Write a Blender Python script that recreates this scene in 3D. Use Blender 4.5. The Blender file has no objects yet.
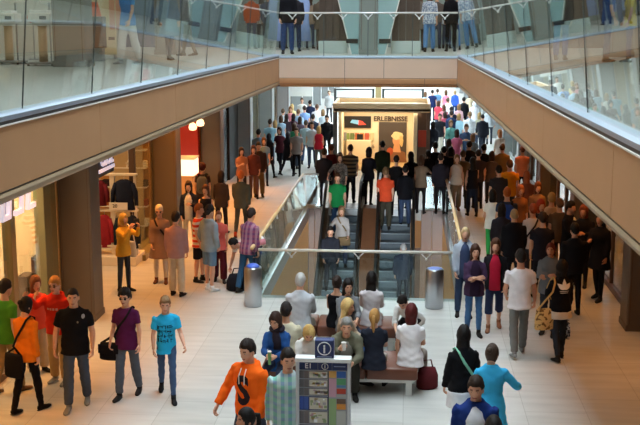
import bpy, bmesh, math, random
import numpy as np
from mathutils import Vector, Matrix
from mathutils.bvhtree import BVHTree

random.seed(7)
PI = math.pi
R = math.radians
SC = bpy.context.scene
COL = SC.collection

# ------------------------------------------------------------------ camera
H = 5.7
F_PX = 1050.0
PITCH = math.atan(191.5 / F_PX)
YAW = math.atan(89.0 / 1067.3)
cd = bpy.data.cameras.new('camera')
cam = bpy.data.objects.new('camera', cd)
COL.objects.link(cam)
cam.location = (0, 0, H)
cam.rotation_euler = (PI / 2 - PITCH, 0, YAW)
cd.sensor_width = 36.0
cd.lens = 36.0 * F_PX / 640.0
cd.clip_end = 400
SC.camera = cam
CM = cam.rotation_euler.to_matrix()


def ray(px, py):
    return CM @ Vector((px - 320.0, 212.5 - py, -F_PX))


def at(px, py, z=0.0):
    """point of the horizontal plane z seen at that pixel"""
    d = ray(px, py)
    t = (z - H) / d.z
    return Vector((d.x * t, d.y * t, z))


def at_y(px, py, y):
    d = ray(px, py)
    t = y / d.y
    return Vector((d.x * t, y, H + d.z * t))


# ------------------------------------------------------------------ materials
def lin(c):
    if isinstance(c, str):
        c = c.lstrip('#')
        c = tuple(int(c[i:i + 2], 16) / 255.0 for i in (0, 2, 4))
    return tuple((x / 12.92 if x <= 0.04045 else ((x + 0.055) / 1.055) ** 2.4) for x in c)


_M = {}


def nmat(name):
    m = bpy.data.materials.new(name)
    m.use_nodes = True
    nt = m.node_tree
    return m, nt, nt.nodes['Principled BSDF']


def mat(col, rough=0.6, metal=0.0, noise=0.06, nscale=12.0, spec=0.5, name='paint', bump=0.0, bscale=60.0):
    key = (col, rough, metal, noise, nscale, spec, bump, bscale)
    if key in _M:
        return _M[key]
    m, nt, b = nmat(name)
    c = lin(col)
    N, L = nt.nodes, nt.links
    b.inputs['Roughness'].default_value = rough
    b.inputs['Metallic'].default_value = metal
    b.inputs['Specular IOR Level'].default_value = spec
    if noise > 0:
        tc = N.new('ShaderNodeTexCoord')
        nz = N.new('ShaderNodeTexNoise')
        nz.inputs['Scale'].default_value = nscale
        nz.inputs['Detail'].default_value = 3
        cr = N.new('ShaderNodeMapRange')
        cr.inputs['To Min'].default_value = 1 - noise * 1.6
        cr.inputs['To Max'].default_value = 1 + noise * 1.6
        mx = N.new('ShaderNodeMix')
        mx.data_type = 'RGBA'
        mx.blend_type = 'MULTIPLY'
        mx.inputs['Factor'].default_value = 1
        mx.inputs['A'].default_value = (*c, 1)
        L.new(tc.outputs['Object'], nz.inputs['Vector'])
        L.new(nz.outputs['Fac'], cr.inputs['Value'])
        L.new(cr.outputs['Result'], mx.inputs['B'])
        L.new(mx.outputs['Result'], b.inputs['Base Color'])
        if bump:
            n2 = N.new('ShaderNodeTexNoise')
            n2.inputs['Scale'].default_value = bscale
            bp = N.new('ShaderNodeBump')
            bp.inputs['Strength'].default_value = bump
            bp.inputs['Distance'].default_value = 0.01
            L.new(tc.outputs['Object'], n2.inputs['Vector'])
            L.new(n2.outputs['Fac'], bp.inputs['Height'])
            L.new(bp.outputs['Normal'], b.inputs['Normal'])
    else:
        b.inputs['Base Color'].default_value = (*c, 1)
    _M[key] = m
    return m


def cloth(col):
    return mat(col, 0.9, 0, 0.10, 9.0, 0.15, 'cloth', 0.25, 130.0)


def stripes(c1, c2, per=0.09, axis='Z', soft=False):
    key = ('st', c1, c2, per, axis)
    if key in _M:
        return _M[key]
    m, nt, b = nmat('striped_cloth')
    N, L = nt.nodes, nt.links
    tc = N.new('ShaderNodeTexCoord')
    sp = N.new('ShaderNodeSeparateXYZ')
    L.new(tc.outputs['Object'], sp.inputs[0])
    d = N.new('ShaderNodeMath'); d.operation = 'DIVIDE'; d.inputs[1].default_value = per
    L.new(sp.outputs[axis], d.inputs[0])
    fr = N.new('ShaderNodeMath'); fr.operation = 'FRACT'
    L.new(d.outputs[0], fr.inputs[0])
    gt = N.new('ShaderNodeMath'); gt.operation = 'GREATER_THAN'; gt.inputs[1].default_value = 0.5
    L.new(fr.outputs[0], gt.inputs[0])
    mx = N.new('ShaderNodeMix'); mx.data_type = 'RGBA'
    mx.inputs['A'].default_value = (*lin(c1), 1)
    mx.inputs['B'].default_value = (*lin(c2), 1)
    L.new(gt.outputs[0], mx.inputs['Factor'])
    L.new(mx.outputs['Result'], b.inputs['Base Color'])
    b.inputs['Roughness'].default_value = 0.9
    b.inputs['Specular IOR Level'].default_value = 0.15
    _M[key] = m
    return m


def plaid(c1, c2, c3, per=0.07):
    key = ('pl', c1, c2, c3, per)
    if key in _M:
        return _M[key]
    m, nt, b = nmat('plaid_cloth')
    N, L = nt.nodes, nt.links
    tc = N.new('ShaderNodeTexCoord')
    sp = N.new('ShaderNodeSeparateXYZ')
    L.new(tc.outputs['Object'], sp.inputs[0])
    prev = None
    for ax, c, lo in (('Z', c2, 0.55), ('X', c3, 0.5)):
        d = N.new('ShaderNodeMath'); d.operation = 'DIVIDE'; d.inputs[1].default_value = per
        L.new(sp.outputs[ax], d.inputs[0])
        fr = N.new('ShaderNodeMath'); fr.operation = 'FRACT'
        L.new(d.outputs[0], fr.inputs[0])
        gt = N.new('ShaderNodeMath'); gt.operation = 'GREATER_THAN'; gt.inputs[1].default_value = lo
        L.new(fr.outputs[0], gt.inputs[0])
        ml = N.new('ShaderNodeMath'); ml.operation = 'MULTIPLY'; ml.inputs[1].default_value = 0.65
        L.new(gt.outputs[0], ml.inputs[0])
        mx = N.new('ShaderNodeMix'); mx.data_type = 'RGBA'
        if prev is None:
            mx.inputs['A'].default_value = (*lin(c1), 1)
        else:
            L.new(prev, mx.inputs['A'])
        mx.inputs['B'].default_value = (*lin(c), 1)
        L.new(ml.outputs[0], mx.inputs['Factor'])
        prev = mx.outputs['Result']
    L.new(prev, b.inputs['Base Color'])
    b.inputs['Roughness'].default_value = 0.9
    b.inputs['Specular IOR Level'].default_value = 0.15
    _M[key] = m
    return m


def spots(c1, c2, scale=45.0, cut=0.5):
    key = ('sp', c1, c2, scale, cut)
    if key in _M:
        return _M[key]
    m, nt, b = nmat('patterned_cloth')
    N, L = nt.nodes, nt.links
    tc = N.new('ShaderNodeTexCoord')
    nz = N.new('ShaderNodeTexNoise'); nz.inputs['Scale'].default_value = scale; nz.inputs['Detail'].default_value = 1
    L.new(tc.outputs['Object'], nz.inputs['Vector'])
    gt = N.new('ShaderNodeMapRange')
    gt.inputs['From Min'].default_value = cut - 0.03
    gt.inputs['From Max'].default_value = cut + 0.03
    L.new(nz.outputs['Fac'], gt.inputs['Value'])
    mx = N.new('ShaderNodeMix'); mx.data_type = 'RGBA'
    mx.inputs['A'].default_value = (*lin(c1), 1)
    mx.inputs['B'].default_value = (*lin(c2), 1)
    L.new(gt.outputs['Result'], mx.inputs['Factor'])
    L.new(mx.outputs['Result'], b.inputs['Base Color'])
    b.inputs['Roughness'].default_value = 0.9
    b.inputs['Specular IOR Level'].default_value = 0.15
    _M[key] = m
    return m


def glow(col, s):
    key = ('gl', col, s)
    if key not in _M:
        m, nt, b = nmat('lit_sign')
        b.inputs['Base Color'].default_value = (*lin(col), 1)
        b.inputs['Emission Color'].default_value = (*lin(col), 1)
        b.inputs['Emission Strength'].default_value = s
        _M[key] = m
    return _M[key]


def glass(tint=(0.93, 0.97, 0.96), key='glass', ior=1.5):
    if key in _M:
        return _M[key]
    m = bpy.data.materials.new(key)
    m.use_nodes = True
    nt = m.node_tree
    N, L = nt.nodes, nt.links
    for n in list(N):
        N.remove(n)
    out = N.new('ShaderNodeOutputMaterial')
    tr = N.new('ShaderNodeBsdfTransparent'); tr.inputs[0].default_value = (*tint, 1)
    gl = N.new('ShaderNodeBsdfGlossy'); gl.inputs['Roughness'].default_value = 0.0
    gl.inputs['Color'].default_value = (0.95, 1, 0.99, 1)
    ge = N.new('ShaderNodeNewGeometry')
    mr = N.new('ShaderNodeMapRange')
    mr.inputs['To Min'].default_value = ior
    mr.inputs['To Max'].default_value = 1.0 / ior
    L.new(ge.outputs['Backfacing'], mr.inputs['Value'])
    fr = N.new('ShaderNodeFresnel')
    L.new(mr.outputs['Result'], fr.inputs['IOR'])
    mx = N.new('ShaderNodeMixShader')
    L.new(fr.outputs[0], mx.inputs[0])
    L.new(tr.outputs[0], mx.inputs[1])
    L.new(gl.outputs[0], mx.inputs[2])
    L.new(mx.outputs[0], out.inputs[0])
    _M[key] = m
    return m


# ------------------------------------------------------------------ mesh helpers
def setp(o, label=None, cat=None, group=None, kind=None):
    if label: o['label'] = label
    if cat: o['category'] = cat
    if group: o['group'] = group
    if kind: o['kind'] = kind
    return o


def obj(name, bm, mats, parent=None, smooth=False, recalc=True):
    if recalc:
        bmesh.ops.recalc_face_normals(bm, faces=bm.faces[:])
    me = bpy.data.meshes.new(name)
    if smooth:
        for f in bm.faces:
            f.smooth = True
    bm.to_mesh(me)
    bm.free()
    if not isinstance(mats, (list, tuple)):
        mats = [mats]
    for m in mats:
        me.materials.append(m)
    o = bpy.data.objects.new(name, me)
    COL.objects.link(o)
    if parent is not None:
        o.parent = parent
    return o


def empty(name, loc=(0, 0, 0), rz=0.0, label=None, cat=None, group=None, kind=None):
    o = bpy.data.objects.new(name, None)
    o.empty_display_size = 0.2
    COL.objects.link(o)
    o.location = loc
    o.rotation_euler = (0, 0, rz)
    return setp(o, label, cat, group, kind)


def dup(root, loc, rz=None, label=None, group=None):
    r = root.copy(); COL.objects.link(r); r.location = loc
    if rz is not None: r.rotation_euler = (0, 0, rz)
    if label: r['label'] = label
    if group: r['group'] = group
    for ch in list(root.children):
        c = ch.copy(); COL.objects.link(c); c.parent = r
        for g in list(ch.children):
            d = g.copy(); COL.objects.link(d); d.parent = c
    return r


def nb():
    return bmesh.new()


def box(bm, lo, hi, bev=0.0, mi=0, mtx=None):
    lo, hi = Vector(lo), Vector(hi)
    r = bmesh.ops.create_cube(bm, size=1.0)
    vs = r['verts']
    c = (lo + hi) / 2; s = hi - lo
    for v in vs:
        v.co = Vector((v.co.x * s.x + c.x, v.co.y * s.y + c.y, v.co.z * s.z + c.z))
    fs = list({f for v in vs for f in v.link_faces})
    if bev > 0:
        es = list({e for v in vs for e in v.link_edges})
        rr = bmesh.ops.bevel(bm, geom=es, offset=bev, segments=2, profile=0.5, affect='EDGES')
        fs = list(set([f for f in fs if f.is_valid] + rr['faces']))
        vs = list({v for f in fs for v in f.verts})
    for f in fs:
        f.material_index = mi
    if mtx is not None:
        bmesh.ops.transform(bm, matrix=mtx, verts=vs)
    return vs


def tube(bm, pts, rad, segs=10, side=Vector((1, 0, 0)), cap=True, mi=0, closed=False):
    """sweep of elliptical rings; rad items are r or (r_side, r_other)"""
    pts = [Vector(p) for p in pts]
    n = len(pts)
    if not isinstance(rad, (list, tuple)):
        rad = [rad] * n
    rings = []
    a_prev = None
    for i in range(n):
        if closed:
            t = pts[(i + 1) % n] - pts[(i - 1) % n]
        elif i == 0: t = pts[1] - pts[0]
        elif i == n - 1: t = pts[-1] - pts[-2]
        else: t = (pts[i + 1] - pts[i]).normalized() + (pts[i] - pts[i - 1]).normalized()
        if t.length < 1e-9: t = Vector((0, 0, 1))
        t.normalize()
        ref = side if a_prev is None or abs(t.dot(side)) < 0.8 else a_prev
        a = ref - t * ref.dot(t)
        if a.length < 1e-4:
            a = t.orthogonal()
        a.normalize()
        b = t.cross(a)
        a_prev = a
        ra, rb = (rad[i], rad[i]) if not isinstance(rad[i], (list, tuple)) else rad[i]
        rings.append([bm.verts.new(pts[i] + a * (ra * math.cos(2 * PI * k / segs)) + b * (rb * math.sin(2 * PI * k / segs))) for k in range(segs)])
    m = n if closed else n - 1
    for i in range(m):
        r0, r1 = rings[i], rings[(i + 1) % n]
        for k in range(segs):
            f = bm.faces.new((r0[k], r0[(k + 1) % segs], r1[(k + 1) % segs], r1[k]))
            f.material_index = mi
    if cap and not closed:
        bm.faces.new(rings[0][::-1]).material_index = mi
        bm.faces.new(rings[-1]).material_index = mi
    return rings


def cyl(bm, c, r, h, segs=24, r2=None, mi=0):
    c = Vector(c)
    tube(bm, [c, c + Vector((0, 0, h))], [r, r if r2 is None else r2], segs, mi=mi)


def ell(bm, c, r, u=12, v=8, mi=0, mtx=None):
    rr = bmesh.ops.create_uvsphere(bm, u_segments=u, v_segments=v, radius=1.0)
    r = r if isinstance(r, (tuple, list)) else (r, r, r)
    for w in rr['verts']:
        w.co = Vector((w.co.x * r[0], w.co.y * r[1], w.co.z * r[2]))
        if mtx is not None:
            w.co = mtx @ w.co
        w.co += Vector(c)
    for f in {f for w in rr['verts'] for f in w.link_faces}:
        f.material_index = mi


def lathe(bm, prof, segs=28, c=(0, 0, 0), mi=0):
    tube(bm, [Vector(c) + Vector((0, 0, z)) for r, z in prof], [max(r, 0.0005) for r, z in prof], segs, mi=mi)


def poly_prism(bm, pts2, y0, y1, mi=0, mtx=None):
    """outline in XZ extruded from y0 to y1"""
    a = [bm.verts.new((x, y0, z)) for x, z in pts2]
    b = [bm.verts.new((x, y1, z)) for x, z in pts2]
    n = len(a)
    fs = [bm.faces.new(a), bm.faces.new(b[::-1])]
    for i in range(n):
        fs.append(bm.faces.new((a[i], b[i], b[(i + 1) % n], a[(i + 1) % n])))
    for f in fs: f.material_index = mi
    if mtx is not None:
        bmesh.ops.transform(bm, matrix=mtx, verts=a + b)


def text_bm(s, size, depth=0.01, mtx=None, align='CENTER', bold=0.0):
    """letters as a mesh: text lies in local XZ, facing -Y"""
    cu = bpy.data.curves.new('letters', 'FONT')
    cu.body = s; cu.size = size; cu.extrude = depth / 2; cu.align_x = align; cu.offset = bold
    cu.resolution_u = 3
    o = bpy.data.objects.new('letters', cu)
    COL.objects.link(o)
    dg = bpy.context.evaluated_depsgraph_get()
    me = bpy.data.meshes.new_from_object(o.evaluated_get(dg))
    bm = nb(); bm.from_mesh(me)
    bpy.data.objects.remove(o); bpy.data.curves.remove(cu); bpy.data.meshes.remove(me)
    bmesh.ops.transform(bm, matrix=Matrix.Rotation(PI / 2, 4, 'X'), verts=bm.verts[:])
    if mtx is not None:
        bmesh.ops.transform(bm, matrix=mtx, verts=bm.verts[:])
    return bm


def merge_bm(dst, src, mi=None):
    vm = {v: dst.verts.new(v.co) for v in src.verts}
    for f in src.faces:
        try:
            g = dst.faces.new([vm[v] for v in f.verts])
            g.material_index = f.material_index if mi is None else mi
            g.smooth = f.smooth
        except ValueError:
            pass
    src.free()
# ------------------------------------------------------------------ people
SKIN = {'l': '#d9a68a', 'm': '#c99274', 'd': '#8a5a42', 'p': '#e6bda6'}
DEFER = []          # (object, extra bmesh, wrinkle, decals)
Z3 = Vector((0, 0, 0))


def head_pt(u, v, off=0.0, fem=False):
    r = math.sqrt(max(0.0, 1 - v * v))
    x = 0.074 * r * math.sin(u)
    y = -0.094 * r * math.cos(u)
    z = 0.118 * v
    if v < 0:
        t = -v
        x *= 1 - 0.26 * t
        if y > 0: y *= 1 - 0.45 * t
    if y < 0:
        if v < -0.55:
            y -= 0.018 * math.exp(-((v + 0.85) / 0.2) ** 2) * math.cos(u)
        au = abs(u)
        y -= 0.024 * math.exp(-(u / 0.2) ** 2) * math.exp(-((v + 0.24) / (0.12 if v < -0.24 else 0.26)) ** 2)
        y += 0.010 * math.exp(-((au - 0.42) / 0.2) ** 2 - ((v - 0.02) / 0.13) ** 2)
        y -= 0.006 * math.exp(-((au - 0.4) / 0.35) ** 2 - ((v - 0.2) / 0.1) ** 2)
        y -= 0.006 * math.exp(-(u / 0.32) ** 2 - ((v + 0.54) / 0.1) ** 2)
    k = 1 + off / 0.095
    return Vector((x * k, y * k, z * k))


def head_grid(bm, nu, nv, fn, mtx, mifn=None):
    rows = []
    for j in range(1, nv):
        v = -math.cos(PI * j / nv)
        rows.append([bm.verts.new(mtx @ fn(-PI + 2 * PI * i / nu, v)) for i in range(nu)])
    bot = bm.verts.new(mtx @ fn(0, -1.0)); top = bm.verts.new(mtx @ fn(0, 1.0))
    for j in range(len(rows) - 1):
        for i in range(nu):
            f = bm.faces.new((rows[j][i], rows[j][(i + 1) % nu], rows[j + 1][(i + 1) % nu], rows[j + 1][i]))
            f.smooth = True
            if mifn:
                u = -PI + 2 * PI * (i + 0.5) / nu
                f.material_index = mifn(u, -math.cos(PI * (j + 1.5) / nv))
    for i in range(nu):
        bm.faces.new((bot, rows[0][(i + 1) % nu], rows[0][i])).smooth = True
        bm.faces.new((rows[-1][i], rows[-1][(i + 1) % nu], top)).smooth = True


def face_mi(u, v):
    if abs(u) < 0.34 and -0.62 < v < -0.46: return 1
    if 0.18 < abs(u) < 0.72 and 0.15 < v < 0.26: return 4
    return 0


def hair_fn(style):
    def thr(u):
        a = abs(u)
        if style in ('short', 'crop', 'curly', 'bald'):
            if a < 0.9: return 0.50
            if a < 1.35: return 0.5 - (a - 0.9) / 0.45 * 0.62
            if a < 1.75: return 0.12
            return 0.12 - min(1, (a - 1.75) / 0.7) * 0.56
        if style in ('hijab',):
            return 0.42 if a < 0.55 else (-1.2 if a > 0.85 else 0.42 - (a - 0.55) / 0.3 * 1.6)
        # long styles
        if a < 0.5: return 0.52
        if a < 1.0: return 0.52 - (a - 0.5) / 0.5 * 0.5
        if a < 1.3: return 0.02 - (a - 1.0) / 0.3 * 0.7
        return -0.9
    th = {'short': 0.016, 'crop': 0.007, 'curly': 0.034, 'bald': 0.006, 'bob': 0.024, 'long': 0.020, 'pony': 0.012,
          'bun': 0.014, 'hijab': 0.018, 'messy': 0.02}.get(style, 0.016)

    def fn(u, v):
        t = thr(u)
        if style == 'bald' and v > 0.35: return head_pt(u, v, -0.02)
        k = max(0.0, min(1.0, (v - t) / 0.16 + 0.35))
        if v < t - 0.06: k = 0
        e = 0.0
        if style == 'curly': e = 0.010 * math.sin(9 * u + 3 * v) * math.sin(11 * v + u)
        elif style in ('short', 'bob', 'long', 'crop'): e = (0.005 * math.sin(7 * u + 1) * math.sin(9 * v + 1) + 0.004 * math.sin(15 * u) * math.sin(5 * v)) * (0.3 if style == 'crop' else 1) + (0.012 * max(0.0, v) if style != 'crop' else 0)
        return head_pt(u, v, -0.014 + (th + 0.014 + e) * k + (0.006 * k * max(0, v)))
    return fn


def make_hand(bm, w, fwd, nrm, thumb, curl=0.5, seg=5, S=1.0):
    """palm, four unequal bent fingers and a thumb from the side of the palm"""
    f = fwd.normalized(); n = (nrm - f * nrm.dot(f)).normalized(); s = f.cross(n)
    if s.dot(thumb) < 0: s = -s
    w = w - f * 0.01
    tube(bm, [w, w + f * 0.03, w + f * 0.07, w + f * 0.092], [(0.026, 0.017), (0.036, 0.016), (0.041, 0.014), (0.038, 0.011)], max(6, seg + 1), side=s)
    for k, (o, L) in enumerate(((0.030, 0.070), (0.010, 0.080), (-0.011, 0.074), (-0.031, 0.058))):
        p = w + f * 0.078 + s * o
        c = curl * (0.85 + 0.12 * k)
        pts = [p]
        ang = 0.0
        for q in (0.40, 0.33, 0.27):
            ang += c
            pts.append(pts[-1] + (f * math.cos(ang) + n * math.sin(ang)) * L * q * 1.15)
        tube(bm, pts, [0.0095, 0.009, 0.008, 0.006], seg, side=s)
    p = w + f * 0.022 + s * 0.026
    d1 = (f * 0.72 + s * 0.62 + n * 0.25).normalized(); d2 = (f * 0.9 + s * 0.2 + n * 0.45).normalized()
    tube(bm, [p, p + d1 * 0.035, p + d1 * 0.035 + d2 * 0.030, p + d1 * 0.035 + d2 * 0.05], [0.013, 0.011, 0.0095, 0.007], seg, side=n)


POSES = {
    # arm = (swing, abduct, elbow flex, forearm inward) for left, right; leg = (thigh forward, knee flex, spread)
    'stand': dict(L=(4, 9, 12, 4), R=(6, 8, 14, 6), l=(3, 2, 3), r=(-2, 2, 3)),
    'walk': dict(L=(24, 7, 18, 4), R=(-18, 8, 14, 0), l=(-20, 14, 1), r=(20, 5, 1)),
    'walk2': dict(L=(-18, 8, 14, 0), R=(24, 7, 18, 4), l=(20, 5, 1), r=(-20, 14, 1)),
    'stroll': dict(L=(10, 9, 14, 4), R=(-8, 9, 14, 0), l=(-11, 8, 2), r=(11, 3, 2)),
    'crossed': dict(L=(22, 8, 78, 62), R=(26, 6, 84, 58), l=(4, 3, 2), r=(-4, 4, 2)),
    'photo': dict(L=(62, 12, 92, 22), R=(66, 10, 86, 18), l=(2, 2, 3), r=(-2, 2, 3)),
    'holdR': dict(L=(4, 9, 12, 4), R=(22, 8, 92, 30), l=(8, 5, 2), r=(-8, 8, 2)),
    'holdL': dict(L=(22, 8, 92, 30), R=(4, 9, 12, 4), l=(-8, 8, 2), r=(8, 5, 2)),
    'both': dict(L=(24, 6, 84, 32), R=(24, 6, 84, 32), l=(6, 4, 2), r=(-6, 6, 2)),
    'pockets': dict(L=(-8, 16, 34, 18), R=(-8, 16, 34, 18), l=(2, 2, 3), r=(-2, 3, 3)),
    'wave': dict(L=(4, 9, 12, 4), R=(78, 10, 62, -8), l=(2, 2, 3), r=(-2, 3, 3)),
    'raise': dict(L=(10, 20, 30, 10), R=(6, 10, 20, 6), l=(-12, 10, 1), r=(12, 4, 1)),
    'reachR': dict(L=(8, 9, 30, 6), R=(38, 34, 20, 0), l=(3, 2, 3), r=(-3, 4, 3)),
    'sit': dict(L=(26, 5, 46, 26), R=(28, 5, 44, 26), l=(84, 84, 4), r=(86, 88, 5)),
    'sithold': dict(L=(30, 5, 60, 30), R=(44, 8, 100, 30), l=(84, 80, 5), r=(86, 84, 6)),
    'sitprop': dict(L=(4, 12, 16, 4), R=(22, 6, 50, 20), l=(84, 70, 4), r=(86, 82, 5)),
    'bend': dict(L=(18, 6, 12, 2), R=(24, 6, 10, 2), l=(10, 14, 5), r=(2, 10, 5)),
}


class Fig:
    pass


def build_person(h, sex, pose, lean=0, twist=0, head=(0, 0), build=1.06, skin='l', top=('tee', '#888888'), bot=('jeans', '#334'),
                 hair=('short', '#332'), shoe='#222222', lod=0, glasses=None, extras=(), pelvis_h=None, curl=0.5, pose_over=None, label='', group='', hemcol=None):
    fem = sex == 'f'
    P = dict(POSES[pose])
    if pose_over: P.update(pose_over)
    S = h / 1.75
    seg = (12, 10, 8)[lod]
    vox = (0.017, 0.024, 0.036)[lod]
    sit = pose.startswith('sit')
    # ---- legs in pelvis frame
    legs = []
    for sgn, key in ((1, 'l'), (-1, 'r')):
        a, k, sp = P[key]
        hip = Vector((0.084 * sgn, 0, -0.015))
        d1 = Vector((sgn * math.sin(R(sp)), -math.sin(R(a)), -math.cos(R(a)))).normalized()
        kn = hip + d1 * 0.425
        a2 = a - k
        d2 = Vector((sgn * math.sin(R(sp * 0.3)), -math.sin(R(a2)), -math.cos(R(a2)))).normalized()
        an = kn + d2 * 0.42
        legs.append((hip, kn, an, sgn))
    low = min(l[2].z for l in legs)
    if pelvis_h is None:
        ph = -low + 0.085
    else:
        ph = pelvis_h / S
    pel = Vector((0, 0, ph))
    T = Matrix.Translation(pel) @ Matrix.Rotation(R(twist), 4, 'Z') @ Matrix.Rotation(R(lean), 4, 'X')
    TH = T @ Matrix.Translation((0, -0.005, 0.60)) @ Matrix.Rotation(R(head[0]), 4, 'Z') @ Matrix.Rotation(R(head[1] - lean * 0.55), 4, 'X') @ Matrix.Translation((0, -0.018, 0.108)) @ Matrix.Scale(1.07, 4)
    # ---- arms
    arms = []
    shx = 0.150 if fem else 0.172
    shx *= 0.5 + 0.5 * build
    for sgn, key in ((1, 'L'), (-1, 'R')):
        sw, ab, fl, inw = P[key]
        sw = sw + lean * 0.85
        sh = Vector((shx * sgn, 0.0, 0.478))
        d1 = Vector((sgn * math.sin(R(ab)), -math.sin(R(sw)) * math.cos(R(ab)), -math.cos(R(sw)) * math.cos(R(ab)))).normalized()
        el = sh + d1 * 0.285
        b = sw + fl
        d2 = Vector((sgn * math.sin(R(ab)) * 0.4 - sgn * math.sin(R(inw)), -math.sin(R(b)) * math.cos(R(inw)), -math.cos(R(b)) * math.cos(R(inw)))).normalized()
        wr = el + d2 * 0.25
        arms.append((T @ sh, T @ el, T @ wr, sgn, (T.to_3x3() @ d2).normalized()))
    w = build
    # torso profile: z, rx, ry, y offset
    if fem:
        prof = [(-0.10, .135, .095, .005), (-0.04, .168, .110, .008), (0.02, .172, .112, .010), (0.09, .152, .100, .005), (0.17, .128, .088, 0), (0.25, .132, .092, -.003),
                (0.34, .146, .116, -.016), (0.40, .150, .112, -.012), (0.465, .148, .092, 0), (0.525, .110, .074, .004), (0.555, .062, .058, .004)]
    else:
        prof = [(-0.10, .130, .095, 0), (-0.04, .160, .112, .004), (0.02, .166, .116, .004), (0.09, .158, .108, 0), (0.17, .150, .104, 0), (0.25, .154, .106, 0),
                (0.34, .168, .114, -.004), (0.41, .176, .116, -.004), (0.465, .174, .100, 0), (0.525, .112, .078, .004), (0.56, .068, .064, .004)]

    def torso(bm, inf, z0, z1, flare=0.0):
        pts, rd = [], []
        zs = sorted(set([z0] + [p[0] for p in prof if z0 < p[0] < z1] + [z1]))
        arr = np.array(prof)
        for z in zs:
            rx, ry, yo = (np.interp(z, arr[:, 0], arr[:, k]) for k in (1, 2, 3))
            if z < -0.04:
                rx, ry = max(rx, .168 if fem else .160), max(ry, .11)
                e = (-0.04 - z) * flare
                rx += e; ry += e
            pts.append(T @ Vector((0, yo, z)))
            rd.append(((rx * w + inf), (ry * w + inf)))
        tube(bm, pts, rd, seg + 6, side=(T.to_3x3() @ Vector((1, 0, 0))))

    def limb(bm, a, b, c, ra, rb, rc, f0=0.0, f1=2.0, inf=0.0, bulge=1.0):
        """tapered limb a-b-c between fractions f0..f1 (1 = the joint b)"""
        pts, rd = [], []
        for q in [f0] + [x for x in (0.25, 0.5, 0.8, 1.0, 1.2, 1.45, 1.75) if f0 < x < f1] + [f1]:
            if q <= 1:
                p = a.lerp(b, q); r = ra + (rb - ra) * q
            else:
                p = b.lerp(c, q - 1); r = rb + (rc - rb) * (q - 1)
                r += 0.007 * bulge * math.exp(-((q - 1.28) / 0.22) ** 2)
            pts.append(p); rd.append(r * (0.6 + 0.4 * w) + inf)
        tube(bm, pts, rd, seg, side=Vector((1, 0, 0)))

    sc = Matrix.Scale(S, 4)
    F = Fig()
    F.S = S; F.T = T; F.TH = TH; F.arms = arms; F.legs = legs; F.pel = pel; F.h = h
    F.headtop = sc @ (TH @ Vector((0, 0.0, 0.128)))
    tstyle, tcol = top[0], top[1]
    bstyle, bcol = bot[0], bot[1]
    near = lod == 0
    # ---- body : trunk + limbs are fused, then head and hands are welded on
    bm = nb()
    torso(bm, -0.018, -0.09, 0.56)
    tube(bm, [T @ Vector((0, 0.006, 0.50)), T @ Vector((0, 0.002, 0.58)), TH @ Vector((0, 0.022, -0.06)), TH @ Vector((0, 0.02, 0.0))],
         [(.075, .066), (.055 if fem else .063, .058), (.050 if fem else .058, .055), (.05, .05)], seg)
    for a, b, c, sgn, d in arms:
        k = 0.86 if fem else 1.0
        limb(bm, a, b, c, .048 * k, .040 * k, .027 * k)
    for hip, kn, an, sgn in legs:
        limb(bm, pel + hip, pel + kn, pel + an, 0.072 if bstyle not in ('shorts', 'skirt') else .080, .052, .036, bulge=1.4)
    ex = nb()
    nu, nv = ((28, 20), (20, 14), (14, 10))[lod]
    head_grid(ex, nu, nv, lambda u, v: head_pt(u, v), TH, face_mi if lod < 2 else None)
    for sgn in (1, -1):
        ell(ex, TH @ Vector((0.074 * sgn, 0.008, -0.008)), (0.010, 0.018, 0.030), 8, 6, 0)
        if lod < 2:
            e = head_pt(0.40 * sgn, 0.03)
            ell(ex, TH @ (e + Vector((0, 0.0065, 0))), (0.0125, 0.0105, 0.0075), 8, 6, 2)
            ell(ex, TH @ (e + Vector((0, -0.0005, 0))), (0.0062, 0.005, 0.0062), 6, 4, 3)
    for a, b, c, sgn, d in arms:
        inward = (T.to_3x3() @ Vector((-sgn, 0.15, 0)))
        fwdv = T.to_3x3() @ Vector((0, -1, 0.1))
        if d.z > -0.3 and abs(d.dot(fwdv)) > 0.6:
            nrm, th = Vector((0, 0, -1)) * 0.6 + inward * 0.8, Vector((0, 0, 1)) + inward
        else:
            nrm, th = inward, fwdv
        make_hand(ex, c, d, nrm, th, curl, (6, 5, 4)[lod])
    for b_ in (bm, ex):
        bmesh.ops.transform(b_, matrix=sc, verts=b_.verts[:])
    sk = mat(SKIN[skin], 0.55, 0, 0.05, 14, 0.35, 'skin')
    lips = mat('#a8574c', 0.5, 0, 0, name='lips')
    eyew = mat('#c9bfb5', 0.3, 0, 0, name='eye_white')
    dark = mat('#2a1c14' if hair[1] not in ('#d8b878', '#e0c48a') else '#6b4a2c', 0.6, 0, 0, name='brow_and_iris')
    root = empty('person', label=label, cat='person', group=group)
    F.root = root

    def add(name, b_, m, v=vox, wr=0.0, rm=True, smooth_it=4, extra=None, decals=None):
        bmesh.ops.transform(b_, matrix=sc, verts=b_.verts[:])
        o = obj(name, b_, m, root, smooth=True)
        if rm:
            md = o.modifiers.new('weld', 'REMESH'); md.mode = 'VOXEL'; md.voxel_size = v * S; md.use_smooth_shade = True
            ms = o.modifiers.new('soft', 'SMOOTH'); ms.factor = 0.5; ms.iterations = smooth_it
        DEFER.append((o, extra, wr, decals))
        return o
    brow = mat('#7a5240' if hair[1] not in ('#d8b878', '#e0d2b4') else '#a87c5c', 0.6, 0, 0, name='brow')
    body = obj('body', bm, [sk, lips, eyew, dark, brow], root, smooth=True)
    md = body.modifiers.new('weld', 'REMESH'); md.mode = 'VOXEL'; md.voxel_size = vox * S; md.use_smooth_shade = True
    ms = body.modifiers.new('soft', 'SMOOTH'); ms.factor = 0.5; ms.iterations = 2
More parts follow.
